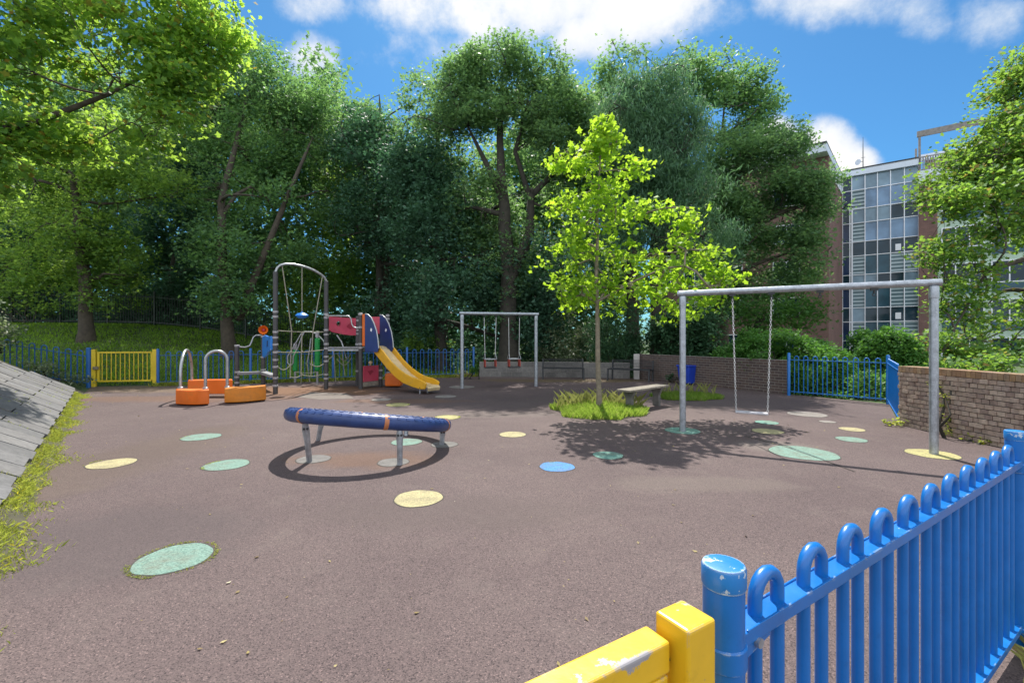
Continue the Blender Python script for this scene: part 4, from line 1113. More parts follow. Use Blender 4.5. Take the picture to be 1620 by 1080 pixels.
for dist in (1.2, 2.6, 4.0, 5.4, 6.6):
    window(None, dW, nW, up(W0 + dW * dist, 13.85), 1.05, .8, 0, 'glass_pale')
# stair tower
quad_uv('stair_wall', M['rendergrey'], root, T0 - tn * .25, T1 - tn * .25, GZ, HT, .2)
cols = [0, .62 / 4.8, 1.5 / 4.8, 2.3 / 4.8, 3.12 / 4.8, 3.96 / 4.8, 1.0]
FHt = 2.70
zt = [HT - .1 - k * FHt for k in range(7)]
prn = random.Random(5)
for k in range(6):
    z1 = zt[k]; z0 = max(zt[k + 1], GZ); zm = z1 - 1.15
    for j in range(6):
        s0, s1 = cols[j] * TL, cols[j + 1] * TL
        for part_, (za, zb) in enumerate(((zm, z1), (z0, zm))):
            if zb - za < .1: continue
            if j == 0: mt = 'navyglass' if part_ else 'glass'
            elif part_ == 0: mt = 'glass_pale' if k == 0 or (k == 1 and j < 4) else ('glass_pale' if prn.random() < .12 else 'glass')
            else: mt = 'stripe' if (j == 1 or (j >= 4 and k in (2, 3, 4))) else ('spandrel_pale' if k < 2 else 'spandrel')
            mb = MB(); c = up(T0 + tx_ * ((s0 + s1) / 2), (za + zb) / 2)
            q_ = prn.uniform(-.006, .006)
            mb.box(c, (s1 - s0 - .02, .04, zb - za - .02), ax=((tx_ + tn * q_).normalized(), (-tn + tx_ * q_).normalized(), Vector((0, 0, 1)))); mb.build('window_pane', M[mt], root)
for k in (2, 4):
    q = up(T0 + tx_ * ((cols[4] + cols[5]) / 2 * TL + .05), zt[k] - .72) + tn * .024
    mb = MB(); mb.box(q, (.34, .01, .5), ax=(tx_, -tn, Vector((0, 0, 1)))); wf = mb.build('window_notice', M['white'], root)
mb = MB()
for c_ in cols: mb.box(up(T0 + tx_ * (c_ * TL), (GZ + HT) / 2) + tn * .05, (.06, .12, HT - GZ - .1), ax=(tx_, -tn, Vector((0, 0, 1))))
for k in range(7):
    for dz in (0, -1.15):
        z_ = zt[k] + dz
        if z_ > GZ + .1 and z_ < HT - .15: mb.box(up(T0 + tx_ * TL / 2, z_) + tn * .045, (TL, .1, .055), ax=(tx_, -tn, Vector((0, 0, 1))))
mb.build('glazing_frame', M['white'], root)
mb = MB()                                                            # projecting white fins over the narrow left bay
for s_ in (.50, .66):
    mb.box(up(T0 + tx_ * s_, (GZ + 12.3) / 2) + tn * .42, (.07, .07, 12.3 - GZ), ax=(tx_, -tn, Vector((0, 0, 1))))
for z_ in np.arange(.2, 12.3, 1.35):
    mb.box(up(T0 + tx_ * .58, z_) + tn * .42, (.12, .05, .05), ax=(tx_, -tn, Vector((0, 0, 1))))
    mb.box(up(T0 + tx_ * .50, z_) + tn * .25, (.05, .36, .05), ax=(tx_, -tn, Vector((0, 0, 1))))
mb.build('fin', M['white'], root)
mb = MB(); mb.tube([up(T0 + tx_ * -.0, 12.35) + tn * .1, up(T0 + tx_ * .3, 12.62) + tn * .4, up(T0 + tx_ * .7, 12.3) + tn * .46], .05, 8); mb.build('fin_cap', M['roofing'], root)
mb = MB(); mb.prism([up(T0 + tn * .28, HT - .08), up(T1 + tn * .28, HT - .08), up(T1 - tn * 6, HT - .08), up(T0 - tn * 6, HT - .08)], (0, 0, .48)); mb.build('tower_roof', M['fascia'], root)
mb = MB(); mb.prism([up(T0 + tn * .33, HT + .405), up(T1 + tn * .33, HT + .405), up(T1 - tn * 6, HT + .405), up(T0 - tn * 6, HT + .405)], (0, 0, .09)); mb.build('roof_edge', M['roofing'], root)
# right wing
V0 = T1 + tn * .35; V1 = V0 + tx_ * 16
quad_uv('wall', M['bbrick'], root, T1 - tn * .1, V0 + tx_ * .01, GZ, 13.5, .3) if False else None
quad_uv('wall', M['bbrick'], root, V0, V0 + tx_ * 1.05, GZ, 13.35, .4)
quad_uv('cladding', M['panelgreen'], root, V0 + tx_ * 1.05 - tn * .12, V1 - tn * .12, GZ, 13.35, .3)
quad_uv('side_wall', M['bbrick'], root, V0 - tn * 3, V0 - tn * .41, GZ, 13.35, .3)
mb = MB(); mb.prism([up(V0 + tn * .3 - tx_ * .1, 13.35), up(V1 + tn * .3, 13.35), up(V1 - tn * 8, 13.35), up(V0 - tx_ * .1 - tn * 8, 13.35)], (0, 0, .95)); mb.build('roof', M['fascia'], root)
for fl in range(5):
    zc = .9 + fl * 2.72
    for dist, w in ((2.4, 2.2), (5.2, 2.6), (8.4, 2.6), (11.6, 2.6)):
        window(None, tx_, tn, up(V0 + tx_ * dist - tn * .12, zc), w, 1.5, 2)
        mb = MB(); mb.box(up(V0 + tx_ * dist - tn * .10, zc - 1.15), (w, .05, .6), ax=(tx_, -tn, Vector((0, 0, 1)))); mb.build('spandrel_panel', M['spandrel'], root)
# roof terrace
zr = 14.31
mb = MB()
for k in range(60):
    q = V0 + tx_ * (.1 + k * .14); mb.box(up(q, zr + .58), (.07, .03, 1.0 + .0 * k), ax=(tx_, -tn, Vector((0, 0, 1))))
for z_ in (.14, 1.10): mb.beam(up(V0 - tn * .035, zr + z_), up(V0 + tx_ * 8.5 - tn * .035, zr + z_), .04, .08)
mb.build('balcony_railing', M['timber_rail'], root)
for d_, e_ in ((.05, 0), (.05, 3.0), (7, 0), (7, 3.0)):
    mb = MB(); mb.box(up(V0 + tx_ * d_ - tn * (e_ + .2), zr + 1.4), (.14, .14, 2.8), ax=(tx_, -tn, Vector((0, 0, 1)))); mb.build('pergola_post', M['timber_rail'], root)
mb = MB(); mb.beam(up(V0 - tn * .2 - tx_ * .1, zr + 2.95), up(V0 + tx_ * 8.5 - tn * .2, zr + 2.95), .2, .42); mb.build('pergola_beam', M['timber_rail'], root)
mb = MB(); mb.beam(up(V0 - tn * 3.3 + tx_ * .3, zr + 2.0), up(V0 + tx_ * 10 - tn * 3.3, zr + 2.0), .5, .4); mb.build('penthouse_roof', M['fascia'], root)
quad_uv('penthouse_wall', M['bbrick'], root, V0 - tn * 3.5 + tx_ * .6, V0 - tn * 3.5 + tx_ * 10, zr, zr + 1.78, .2)
# aerial and dish
aq = T0 + tx_ * 1.35 - tn * .5
ar = empty('roof_aerial', up(aq, HT + .5), 'thin aerial mast with a small dish on the stair tower roof', 'aerial')
mb = MB(); mb.tube([up(aq, HT + .42), up(aq, HT + 2.0), up(aq, HT + 3.2)], [.035, .03, .012], 8); mb.build('mast', M['blackm'], ar)
mb = MB(); dc = up(aq, HT + 1.15) - tx_ * .3 + tn * .1; mb.tube([dc, dc + (tn * .8 - tx_ * .5).normalized() * .06], [.10, .24], 16); mb.build('dish', M['white'], ar)
mb = MB(); mb.tube([up(aq, HT + 1.2), dc], .02, 6); mb.tube([up(aq, HT + 1.5) - tx_ * .15, up(aq, HT + 1.5) + tx_ * .15], .015, 6); mb.build('bracket', M['blackm'], ar)

# ================================================================== TREES
def base(px, Y): 
    q = PC(px, Y); q.z = height(q.x, q.y); return q
# sapling in its grass bed
sb = PC(948, 9.85)
tree('sapling_tree', 'young tree with bright yellow green lobed leaves in a bed of grass', 'tree', None,
     [(sb, .058), (P(946, 560, 9.85), .052), (P(944, 450, 9.85), .045), (P(945, 340, 9.85), .03), (P(950, 240, 9.85), .014)],
     [blob(950, 228, 9.9, 17, 30, .3), blob(957, 205, 9.9, 9, 14, .15), blob(930, 262, 9.9, 26, 34, .4), blob(975, 285, 9.9, 26, 30, .4), blob(948, 375, 9.85, 69.44, 84, .8), blob(900, 400, 9.8, 42.56, 63, .6), blob(920, 290, 9.9, 50.4, 57.75, .6), blob(952, 245, 9.9, 35.84, 50.4, .4), blob(957, 212, 9.9, 15, 26, .2), blob(1006, 262, 9.9, 20.16, 27.3, .25), blob(885, 260, 9.8, 20.16, 27.3, .25), blob(893, 330, 9.8, 33.6, 42, .4),
      blob(985, 340, 9.9, 39.2, 52.5, .5), blob(1055, 395, 9.9, 67.2, 52.5, .7), blob(1045, 345, 9.9, 28, 25.2, .3), blob(1115, 420, 9.9, 49.28, 44.1, .6), blob(1005, 440, 9.9, 78.4, 52.5, .8), blob(945, 460, 9.9, 67.2, 33.6, .7), blob(900, 445, 9.9, 35.84, 29.4, .5), blob(1080, 475, 9.9, 56, 33.6, .5), blob(1120, 455, 9.9, 44, 40, .6), blob(1148, 445, 9.9, 20, 22, .3), blob(1090, 352, 9.9, 22.4, 21, .3)],
     'sapling', 'bark2', density=2.9, rc=.23, M_=22, size=.125, shape=LOBED, gap=-9, nl=20, up=.4, twig=.6, shell=.3, k=1.6)
# overhanging sycamore, trunk outside the picture
t1 = Vector((-15.6, 9.6, height(-15.6, 9.6)))
tree('sycamore_tree', 'big sycamore with sunlit yellow green leaves overhanging from above the bank', 'tree', None,
     [(t1, .36), (t1 + Vector((.2, .3, 3.5)), .3), (t1 + Vector((.8, .8, 6.5)), .22), (t1 + Vector((1.6, 1.2, 9.5)), .12)],
     [blob(60, 60, 11.5, 190, 120, 2.4), blob(220, 60, 12, 130, 110, 2.0), blob(-120, 130, 10.5, 170, 150, 2.5), blob(100, -90, 11.5, 240, 110, 2.5), blob(290, 110, 12.4, 85, 70, 1.4), blob(330, 40, 12.6, 50, 70, 1.3), blob(180, 190, 12, 110, 50, 1.5), blob(60, 225, 11.5, 80, 45, 1.3), blob(335, 130, 12.5, 30, 50, 1.0), blob(-60, 250, 10.5, 80, 60, 1.5)],
     'sycamore', 'bark', density=2.6, rc=.38, M_=52, size=.145, shape=LOBED, gap=-.30, nl=22, up=.55, twig=.4, shell=.25, k=.9,
     forks=[[(t1 + Vector((.5, .5, 5.0)), .17), (P(-60, 215, 10.6), .12), (P(40, 200, 11.2), .09), (P(170, 150, 11.8), .05), (P(290, 90, 12.3), .02)]])
DENS = 1.9
# lawn tree 1
b1 = base(135, 19.6)
tree('lawn_tree', 'ivy clad tree on the lawn behind the far yellow gate', 'tree', 'trees on the lawn edge',
     [(b1, .26), (P(138, 480, 19.6), .24), (P(128, 400, 19.6), .2), (P(120, 310, 19.8), .14), (P(100, 200, 20), .06)],
     [blob(120, 360, 19.6, 60, 60, 1.6), blob(60, 420, 20, 60, 50, 1.6), blob(130, 260, 20, 110, 70, 2.4), blob(230, 270, 20.5, 70, 70, 2.0), blob(30, 300, 20.5, 90, 80, 2.2), blob(180, 410, 20.5, 55, 60, 1.5), blob(200, 180, 21, 80, 70, 2), blob(140, 460, 19.7, 24, 40, .6)],
     'bright', 'bark', density=1.5, rc=.5, M_=42, size=.17, shape=SPRAY, gap=-.35, nl=14, twig=.3)
# lawn tree 2 with a leaning limb
b2 = base(361, 20.2)
tree('lawn_tree', 'tall tree with a leaning limb on the lawn behind the orange blocks', 'tree', 'trees on the lawn edge',
     [(b2, .28), (P(361, 500, 20.2), .26), (P(352, 420, 20.6), .2), (P(350, 320, 21.5), .16), (P(372, 230, 23), .12), (P(395, 140, 24.5), .06)],
     [blob(395, 200, 24.5, 96, 89.6, 2.6), blob(450, 160, 26, 60, 67.2, 2.2), blob(395, 95, 25.5, 60, 47.04, 1.8), blob(350, 60, 26, 48, 44.8, 1.8), blob(455, 118, 26, 26.4, 33.6, 1.2), blob(500, 220, 26, 54, 84, 2.2), blob(510, 180, 26.5, 42, 33.6, 1.5), blob(330, 310, 23, 84, 67.2, 2.2), blob(430, 300, 24.5, 84, 67.2, 2.0), blob(500, 320, 26, 48, 56, 1.8), blob(430, 340, 21.6, 46, 50, 1.2), blob(462, 400, 22, 40, 36, 1.0), blob(365, 470, 20.3, 60, 40.32, 1.0), blob(360, 400, 21, 72, 50.4, 1.3), blob(310, 180, 25, 72, 89.6, 2.0)],
     'wood', 'bark', density=1.6, rc=.6, M_=46, size=.18, shape=SPRAY, gap=-.42, nl=16, twig=.35,
     forks=[[(P(378, 505, 20.4), .18), (P(400, 445, 20.8), .16), (P(425, 385, 21.2), .14), (P(455, 310, 22.2), .11), (P(485, 240, 23.5), .07)]])
# dark ivy masses
def ivytree(label, px, Y, blobs, leaf='ivy', size=.2, name='ivy_tree', density=1.7, bark='ivybark', M_=44, top=None, gap=-.75, cat='tree', group='dark ivy covered trees behind the fence', **kw):
    q = base(px, Y); c, r = blobs[0]
    tp = Vector(top) if top else Vector((c[0], c[1], c[2]))
    return tree(name, label, cat, group, [(q, .3), (q.lerp(tp, .35), .24), (q.lerp(tp, .7), .17), (tp, .07)], blobs, leaf, bark, density=density, rc=.6, M_=M_, size=size, gap=gap, nl=9, twig=.25, **kw)
ivytree('dark ivy covered tree at the far end of the dark railing, beyond the bank', 20, 25.5, [blob(20, 330, 25.5, 110, 130, 2.5), blob(-80, 420, 26, 110, 130, 2.5), blob(40, 450, 26, 90, 60, 2)], shape=SPRAY)
ivytree('dark ivy covered tree in the gap between the two lawn trees', 265, 26, [blob(275, 400, 26, 75, 130, 2.4), blob(250, 500, 25.5, 70, 50, 1.6), blob(300, 280, 26.5, 60, 70, 2.0)], shape=SPRAY)
ivytree('dark ivy covered tree left of centre with a pale sunlit top, behind the red panel', 600, 25, [blob(600, 330, 25, 62, 110, 2.4), blob(640, 470, 24.5, 85, 80, 2.2), blob(585, 500, 25, 50, 60, 1.6), blob(590, 230, 25.5, 55, 60, 2.0)], shape=SPRAY)
tree('wood_tree', 'slender tree top showing above the dark ivy behind the slide', 'tree', 'trees of the wood behind',
     [(base(612, 27.5), .24), (P(612, 400, 27.5), .2), (P(605, 250, 27.5), .14), (P(600, 150, 27.5), .05)],
     [blob(600, 165, 27.5, 56.7, 43.2, 1.8), blob(640, 220, 27, 67.5, 60, 2.0), blob(565, 205, 28, 40.5, 43.2, 1.5), blob(610, 130, 27.5, 21.6, 16.8, .8)], 'wood', 'bark', density=1.4, rc=.5, M_=36, size=.19, shape=SPRAY, gap=-.2, nl=10)
ivytree('dark ivy covered tree directly behind the small swing frame', 700, 21.3, [blob(690, 360, 21.62, 75, 90, 2.4), blob(720, 480, 20.76, 90, 75, 2.2), blob(655, 270, 22.06, 60, 60, 2.0), blob(790, 470, 21.19, 50, 80, 1.8)], shape=SPRAY)
tree('wood_tree', 'leafy tree top between the slender tree and the great oak', 'tree', 'trees of the wood behind',
     [(base(700, 24.64), .26), (P(700, 400, 24.64), .22), (P(694, 250, 24.64), .15), (P(690, 160, 24.64), .05)],
     [blob(690, 165, 24.64, 54, 46, 1.88), blob(650, 195, 24.64, 37.8, 34.5, 1.5), blob(715, 230, 24.2, 74.25, 63.25, 2.07), blob(680, 290, 23.76, 67.5, 46, 1.69)], 'oak', 'bark', density=1.4, rc=.5, M_=36, size=.19, shape=SPRAY, gap=-.2, nl=10)
ob = base(802, 20.25)
tree('oak_tree', 'great spreading oak with forked dark limbs, tallest against the sky', 'tree', None,
     [(ob, .42), (P(806, 460, 20.25), .36), (P(800, 370, 20.25), .3), (P(796, 310, 20.25), .22), (P(790, 220, 20.493), .15), (P(795, 120, 20.736), .07)],
     [blob(755, 305, 21.4, 52, 44, 1.5), blob(856, 340, 21.0, 48, 46, 1.5), blob(795, 365, 21.6, 58, 46, 1.4), blob(735, 380, 21.8, 44, 50, 1.4), blob(795, 120, 20.655, 74.4, 47.52, 2.17), blob(800, 92, 20.7, 34, 22, 1.3), blob(722, 140, 21.2, 40, 36, 1.6), blob(690, 200, 21.4, 46, 44, 1.7), blob(925, 190, 21.6, 42, 52, 1.7), blob(905, 132, 21.4, 36, 32, 1.5), blob(860, 110, 20.898, 54, 36.72, 1.81), blob(748, 160, 20.655, 45.6, 43.2, 1.81), blob(745, 110, 20.898, 31.2, 23.76, 1.18), blob(890, 170, 21.06, 54, 59.4, 1.99), blob(800, 200, 20.655, 90, 54, 2.17), blob(740, 240, 20.493, 66, 45.36, 1.81), blob(865, 250, 20.574, 66, 48.6, 1.81), blob(905, 290, 20.655, 40.8, 45.36, 1.45), blob(800, 280, 20.412, 54, 32.4, 1.63)],
     'oak', 'ivybark', density=2.0, rc=.5, M_=42, size=.17, shape=SPRAY, gap=-.42, nl=20, twig=.4, extra=([blob(800, 420, 20.25, 48, 118.8, 0.905), blob(838, 400, 20.412, 26.4, 75.6, 0.724)], 1.6),
     forks=[[(P(808, 440, 20.25), .28), (P(838, 370, 20.412), .22), (P(840, 310, 20.574), .17), (P(880, 270, 20.817), .11), (P(905, 230, 21.06), .05)], [(P(797, 320, 20.25), .18), (P(770, 260, 20.412), .12), (P(740, 200, 20.655), .05)], [(P(840, 320, 20.574), .14), (P(815, 240, 20.493), .1), (P(835, 160, 20.736), .05)]])
ivytree('dark holly like evergreen filling the gap below the oak, beside the sapling', 868, 21.4, [blob(862, 440, 21.4, 48, 80, 1.8), blob(850, 520, 21, 50, 45, 1.5)], shape=SPRAY)
# cedar
cb = base(1045, 19.14)
tree('cedar_tree', 'blue green drooping conifer towering behind the sapling', 'tree', None,
     [(cb, .4), (P(1042, 400, 19.14), .32), (P(1035, 250, 19.14), .22), (P(1020, 130, 19.14), .06)],
     [blob(1035, 150, 19.14, 55, 45, 1.68), blob(990, 200, 19.14, 55, 50, 1.85), blob(1070, 210, 18.931, 60, 50, 2.02), blob(1030, 280, 18.792, 85, 50, 2.36), blob(1085, 310, 18.653, 60, 50, 2.02), blob(965, 270, 19.001, 40, 60, 1.68), blob(1020, 360, 18.792, 80, 50, 2.19), blob(1110, 380, 18.653, 45, 50, 1.68), blob(950, 380, 18.792, 50, 60, 1.68)],
     'cedar', 'ivybark', density=2.4, rc=.5, M_=64, size=.25, shape=NEEDLE, gap=-.6, nl=14, up=.1, droop=1.1, flat=.9)
tree('wood_tree', 'broad leafy tree crown behind the top of the drooping conifer', 'tree', 'trees of the wood behind',
     [(base(1000, 26.66), .35), (P(1000, 300, 26.66), .26), (P(1000, 130, 26.66), .08)],
     [blob(1000, 120, 26.66, 48, 40, 2.32), blob(960, 150, 26.66, 35, 40, 2.05), blob(1050, 130, 26.66, 45, 40, 2.23), blob(1000, 190, 26.66, 70, 50, 2.32)], 'oak', 'bark', density=1.2, rc=.6, M_=42, size=.22, shape=SPRAY, gap=-.35, nl=10)
tree('wood_tree', 'tall green crown rising above the oak that overhangs the building', 'tree', 'trees of the wood behind',
     [(base(1140, 24.94), .35), (P(1140, 350, 24.94), .26), (P(1145, 170, 24.94), .08)],
     [blob(1110, 130, 24.94, 40, 36, 2.05), blob(1160, 140, 24.94, 48, 40, 2.23), blob(1196, 165, 24.768, 28, 34, 1.49), blob(1140, 200, 24.768, 70, 45, 2.23), blob(1195, 225, 24.51, 36, 40, 1.67)], 'wood', 'bark', density=1.4, rc=.55, M_=42, size=.2, shape=SPRAY, gap=-.35, nl=12)
# right oak
ro = base(1128, 22.5)
tree('oak_tree', 'wide oak with long level boughs reaching in front of the brick wing', 'tree', None,
     [(ro, .34), (P(1128, 480, 22.5), .3), (P(1125, 410, 22.4), .24), (P(1150, 330, 22.2), .16), (P(1180, 250, 22.2), .07)],
     [blob(1200, 255, 22.3, 62, 42, 2.0), blob(1245, 225, 22.2, 32, 26, 1.2), blob(1255, 300, 21.6, 55, 30, 1.8), blob(1290, 330, 21.4, 36, 28, 1.3), blob(1180, 330, 22, 60, 36, 1.8), blob(1240, 375, 21.4, 60, 30, 1.6), blob(1170, 400, 22, 50, 40, 1.6), blob(1270, 420, 21.2, 44, 36, 1.2), blob(1215, 445, 21.4, 70, 36, 1.3), blob(1150, 250, 22.3, 50, 50, 1.6), blob(1140, 340, 22.3, 40, 60, 1.4), blob(1215, 300, 21.8, 60, 40, 1.5), blob(1280, 290, 21.6, 30, 26, 1.0), blob(1262, 375, 21.2, 30, 28, 1.0), blob(1145, 460, 22, 50, 40, 1.4)],
     'oak', 'bark', density=2.3, rc=.48, M_=42, size=.17, shape=SPRAY, gap=-.95, nl=18, twig=.4,
     forks=[[(P(1126, 430, 22.4), .2), (P(1180, 365, 22), .14), (P(1240, 335, 21.7), .1), (P(1300, 315, 21.4), .04)], [(P(1128, 465, 22.4), .16), (P(1190, 420, 21.8), .1), (P(1260, 395, 21.4), .04)]])
ivytree('dark green tree low between the hedge and the brick wing', 1185, 19.5, [blob(1200, 500, 19.5, 80, 36, 1.3), blob(1130, 500, 19.8, 50, 50, 1.4), blob(1270, 490, 19.5, 36, 26, 1.0)], leaf='hedge', size=.16, group=None, shape=SPRAY)
DENS = 1.35
# right maple
rb = Vector((17.6, 14.2, 0))
tree('maple_tree', 'large tree with sunlit yellow green leaves in front of the green cladding', 'tree', None,
     [(rb, .32), (rb + Vector((0, 0, 3)), .26), (rb + Vector((-.3, .1, 6)), .18), (rb + Vector((-.6, .2, 9.5)), .07)],
     [blob(1610, 150, 14.6, 45, 55, 1.2), blob(1660, 110, 14.6, 60, 60, 1.2), blob(1550, 265, 14.4, 50, 40, 1.2), blob(1585, 230, 14.4, 60, 55, 1.5), blob(1640, 240, 14.6, 80, 80, 1.8), blob(1540, 300, 14, 55, 36, 1.3), blob(1500, 320, 13.8, 36, 20, .8), blob(1580, 360, 14, 70, 45, 1.6), blob(1510, 395, 13.6, 48, 24, 1.0), blob(1570, 440, 13.6, 75, 34, 1.5), blob(1530, 490, 13.3, 55, 28, 1.1), blob(1600, 520, 13.2, 70, 34, 1.3), blob(1500, 545, 13, 34, 22, .8), blob(1680, 420, 14, 80, 120, 1.8), blob(1590, 565, 12.8, 55, 20, .9)],
     'right', 'bark', density=3.9, rc=.36, M_=36, size=.125, shape=LOBED, gap=-.5, nl=24, twig=.5, up=.5, k=1.1,
     forks=[[(rb + Vector((0, 0, 3.4)), .15), (P(1650, 400, 14), .1), (P(1560, 430, 13.6), .05), (P(1510, 520, 13.3), .02)], [(rb + Vector((0, 0, 4.6)), .14), (P(1620, 300, 14.2), .08), (P(1530, 320, 14), .03)]])
# ------------------------------------------------------------------ bushes
L['mound'] = leafmat('mound ivy leaf', (.035, .115, .026), (.080, .185, .040), (.16, .36, .05), .38)
bush('ivy_mound', 'broad ivy smothered mound behind the dark brick wall', 'bush', 'ivy mounds behind the corner fence', [blob(1240, 585, 14.6, 70, 62, 1.3), blob(1190, 580, 15.2, 55, 52, 1.1), blob(1300, 600, 14.2, 48, 45, 1.1)], 'mound', density=34, rc=.15, M_=34, size=.085, shell=.86)
bush('ivy_mound', 'rounded ivy mound rising above the blue corner fence before the glazed tower', 'bush', 'ivy mounds behind the corner fence', [blob(1400, 590, 13.9, 48, 66, 1.0), blob(1370, 610, 13.7, 50, 40, .9), blob(1440, 610, 13.4, 40, 44, .8), blob(1400, 560, 13.9, 34, 42, .8)], 'mound', density=38, rc=.15, M_=34, size=.085, shell=.86)
bush('ivy_screen', 'low dark ivy growing just behind the bars of the corner fence', 'bush', None, [blob(1290, 620, 13.2, 60, 36, .4), blob(1370, 622, 12.4, 56, 36, .4), blob(1425, 620, 11.6, 22, 34, .5)], 'hedge', density=9, rc=.2, M_=36, size=.09)
bush('conifer_bush', 'dense dark green conifer bush right behind the sapling trunk', 'bush', None, [blob(975, 525, 19.4, 38, 62, .8), blob(940, 545, 19.6, 24, 40, .7), blob(990, 560, 19.3, 34, 36, .7)], 'conifer', density=5, rc=.3, M_=50, size=.2, shape=NEEDLE, up=.2, droop=-.6)
bush('hedge', 'dark green hedge behind the post of the large swing', 'hedge', None, [blob(1080, 530, 17.8, 50, 52, .8), blob(1130, 540, 17.4, 46, 46, .8), blob(1050, 545, 18.2, 30, 38, .6)], 'conifer', density=8, rc=.3, M_=44, size=.14)
bush('laurel_bush', 'pale glossy variegated bush behind the low grey wall', 'bush', None, [blob(900, 530, 20.6, 32, 44, .9), blob(880, 560, 20.4, 28, 26, .7), blob(928, 555, 20.3, 18, 30, .6)], 'laurel', density=5, rc=.28, M_=30, size=.13)
bush('yellow_shrub', 'bright yellow green shrub seen through the climbing arch', 'bush', None, [blob(490, 455, 26, 52, 60, 1.5), blob(535, 420, 27, 40, 50, 1.4), blob(465, 520, 25, 40, 36, 1.2), blob(535, 330, 28, 34, 60, 1.4)], 'bright', density=2.2, rc=.5, M_=38, size=.2, shape=SPRAY)
bush('sunlit_shrub', 'small sunlit shrub above the blue fence to the side of the slide', 'bush', None, [blob(680, 545, 21.5, 42, 18, .8), blob(655, 540, 21.8, 20, 18, .6)], 'bright', density=4, rc=.26, M_=30, size=.13, shape=SPRAY)
bush('lawn_shrub', 'leafy green shrub by the dark railing at the top of the lawn', 'bush', None, [blob(50, 470, 22.2, 70, 26, .8), blob(190, 470, 23.6, 34, 26, .7), blob(-20, 440, 22, 60, 50, 1.0)], 'bright', density=3, rc=.34, M_=32, size=.15, shape=SPRAY)
bush('undergrowth', 'dark shrub thicket between the dark railing and the wood', 'bush', None, [blob(100, 510, 25, 120, 40, 1.0), blob(300, 530, 25.8, 110, 50, 1.0), blob(450, 560, 25.5, 70, 30, 1.0), blob(-80, 480, 25, 90, 60, 1.0)], 'ivy', density=1.8, rc=.5, M_=40, size=.2, shape=SPRAY)
bush('undergrowth', 'dark shrub thicket behind the blue fence and small swing frame', 'bush', None, [blob(620, 570, 22.5, 70, 40, 1.0), blob(740, 570, 21.6, 60, 40, .9), blob(830, 560, 21.2, 50, 36, .8)], 'ivy', density=3, rc=.36, M_=38, size=.15)
bush('bramble', 'pale leaved bramble at the top of the slab bank', 'bush', None, [blob(-6, 530, 13.9, 22, 34, .6), blob(-40, 520, 13.6, 40, 50, .8)], 'laurel', density=7, rc=.22, M_=30, size=.09)
bush('nettle_patch', 'low leafy weeds under the blue fence beside the far yellow gate', 'weeds', None, [blob(100, 592, 14.3, 36, 13, .35), blob(125, 602, 14.4, 20, 9, .3), blob(60, 580, 14.2, 30, 9, .3)], 'laurel', density=14, rc=.14, M_=26, size=.075, stems=3)
bush('shrub', 'leafy green shrub peeping over the tan coping of the brick wall', 'bush', None, [blob(1540, 575, 10.5, 50, 18, .5), blob(1600, 580, 10, 40, 16, .5)], 'right', density=9, rc=.2, M_=26, size=.1)
bush('planter_shrub', 'small bright green plant at the end of the far blue fence', 'bush', None, [blob(751, 584, 17.8, 7, 6, .16)], 'hedge', density=30, rc=.1, M_=20, size=.09, stems=3)
bush('pink_plant', 'dull pink low plant at the foot of the far blue fence', 'bush', None, [blob(733, 592, 17.9, 14, 4, .16)], 'litter', density=30, rc=.08, M_=16, size=.06, stems=3)
bush('wall_weed', 'straggly weed clump at the end of the rustic brick wall', 'weeds', 'weeds along the rustic wall', [blob(1415, 668, 8.35, 16, 5, .14), blob(1432, 660, 8.5, 7, 9, .1)], 'weed', density=50, rc=.07, M_=16, size=.06, stems=3)
bush('wall_weed', 'yellowish weed clump at the wall foot behind the swing post', 'weeds', 'weeds along the rustic wall', [blob(1512, 684, 7.35, 16, 6, .12), blob(1540, 693, 7.1, 14, 6, .1)], 'weed', density=60, rc=.06, M_=16, size=.05, stems=3)
bush('wall_weed', 'weed clump at the wall foot nearest the blue fence post', 'weeds', 'weeds along the rustic wall', [blob(1568, 703, 6.85, 14, 8, .1)], 'weed', density=70, rc=.06, M_=16, size=.05, stems=3)
bush('wall_weed', 'thin yellowing weed growing up the face of the rustic wall', 'weeds', 'weeds along the rustic wall', [blob(1497, 650, 7.42, 9, 34, .07), blob(1478, 610, 7.62, 6, 14, .05)], 'weed', density=40, rc=.06, M_=9, size=.045, stems=4)
bush('bin_weed', 'dark low plant beside the blue bin at the brick wall', 'weeds', None, [blob(1066, 598, 16.4, 11, 5, .2)], 'conifer', density=30, rc=.09, M_=16, size=.07, stems=3)
# ------------------------------------------------------------------ far wood
cl = []
while len(cl) < 5200:
    x = rng.uniform(-62, 9); y = rng.uniform(30.5, 37) - .12 * abs(x + 5)
    top = 15.5 + 2.0 * math.sin(x * .35) + 1.5 * math.sin(x * .9 + 1) + 2.5 * sstep(-8, -22, x) - 5.0 * sstep(6, 14, x)
    z = rng.uniform(-.02, 1) * top + height(x, y) * .5
    if z > 0: cl.append((x, y, z))
V, K = leaves_at(np.array(cl), 1.15, 34, .46, SPRAY, .4, .8)
tag(np_mesh('far_wood', V, K, L['oak']), kind='stuff')

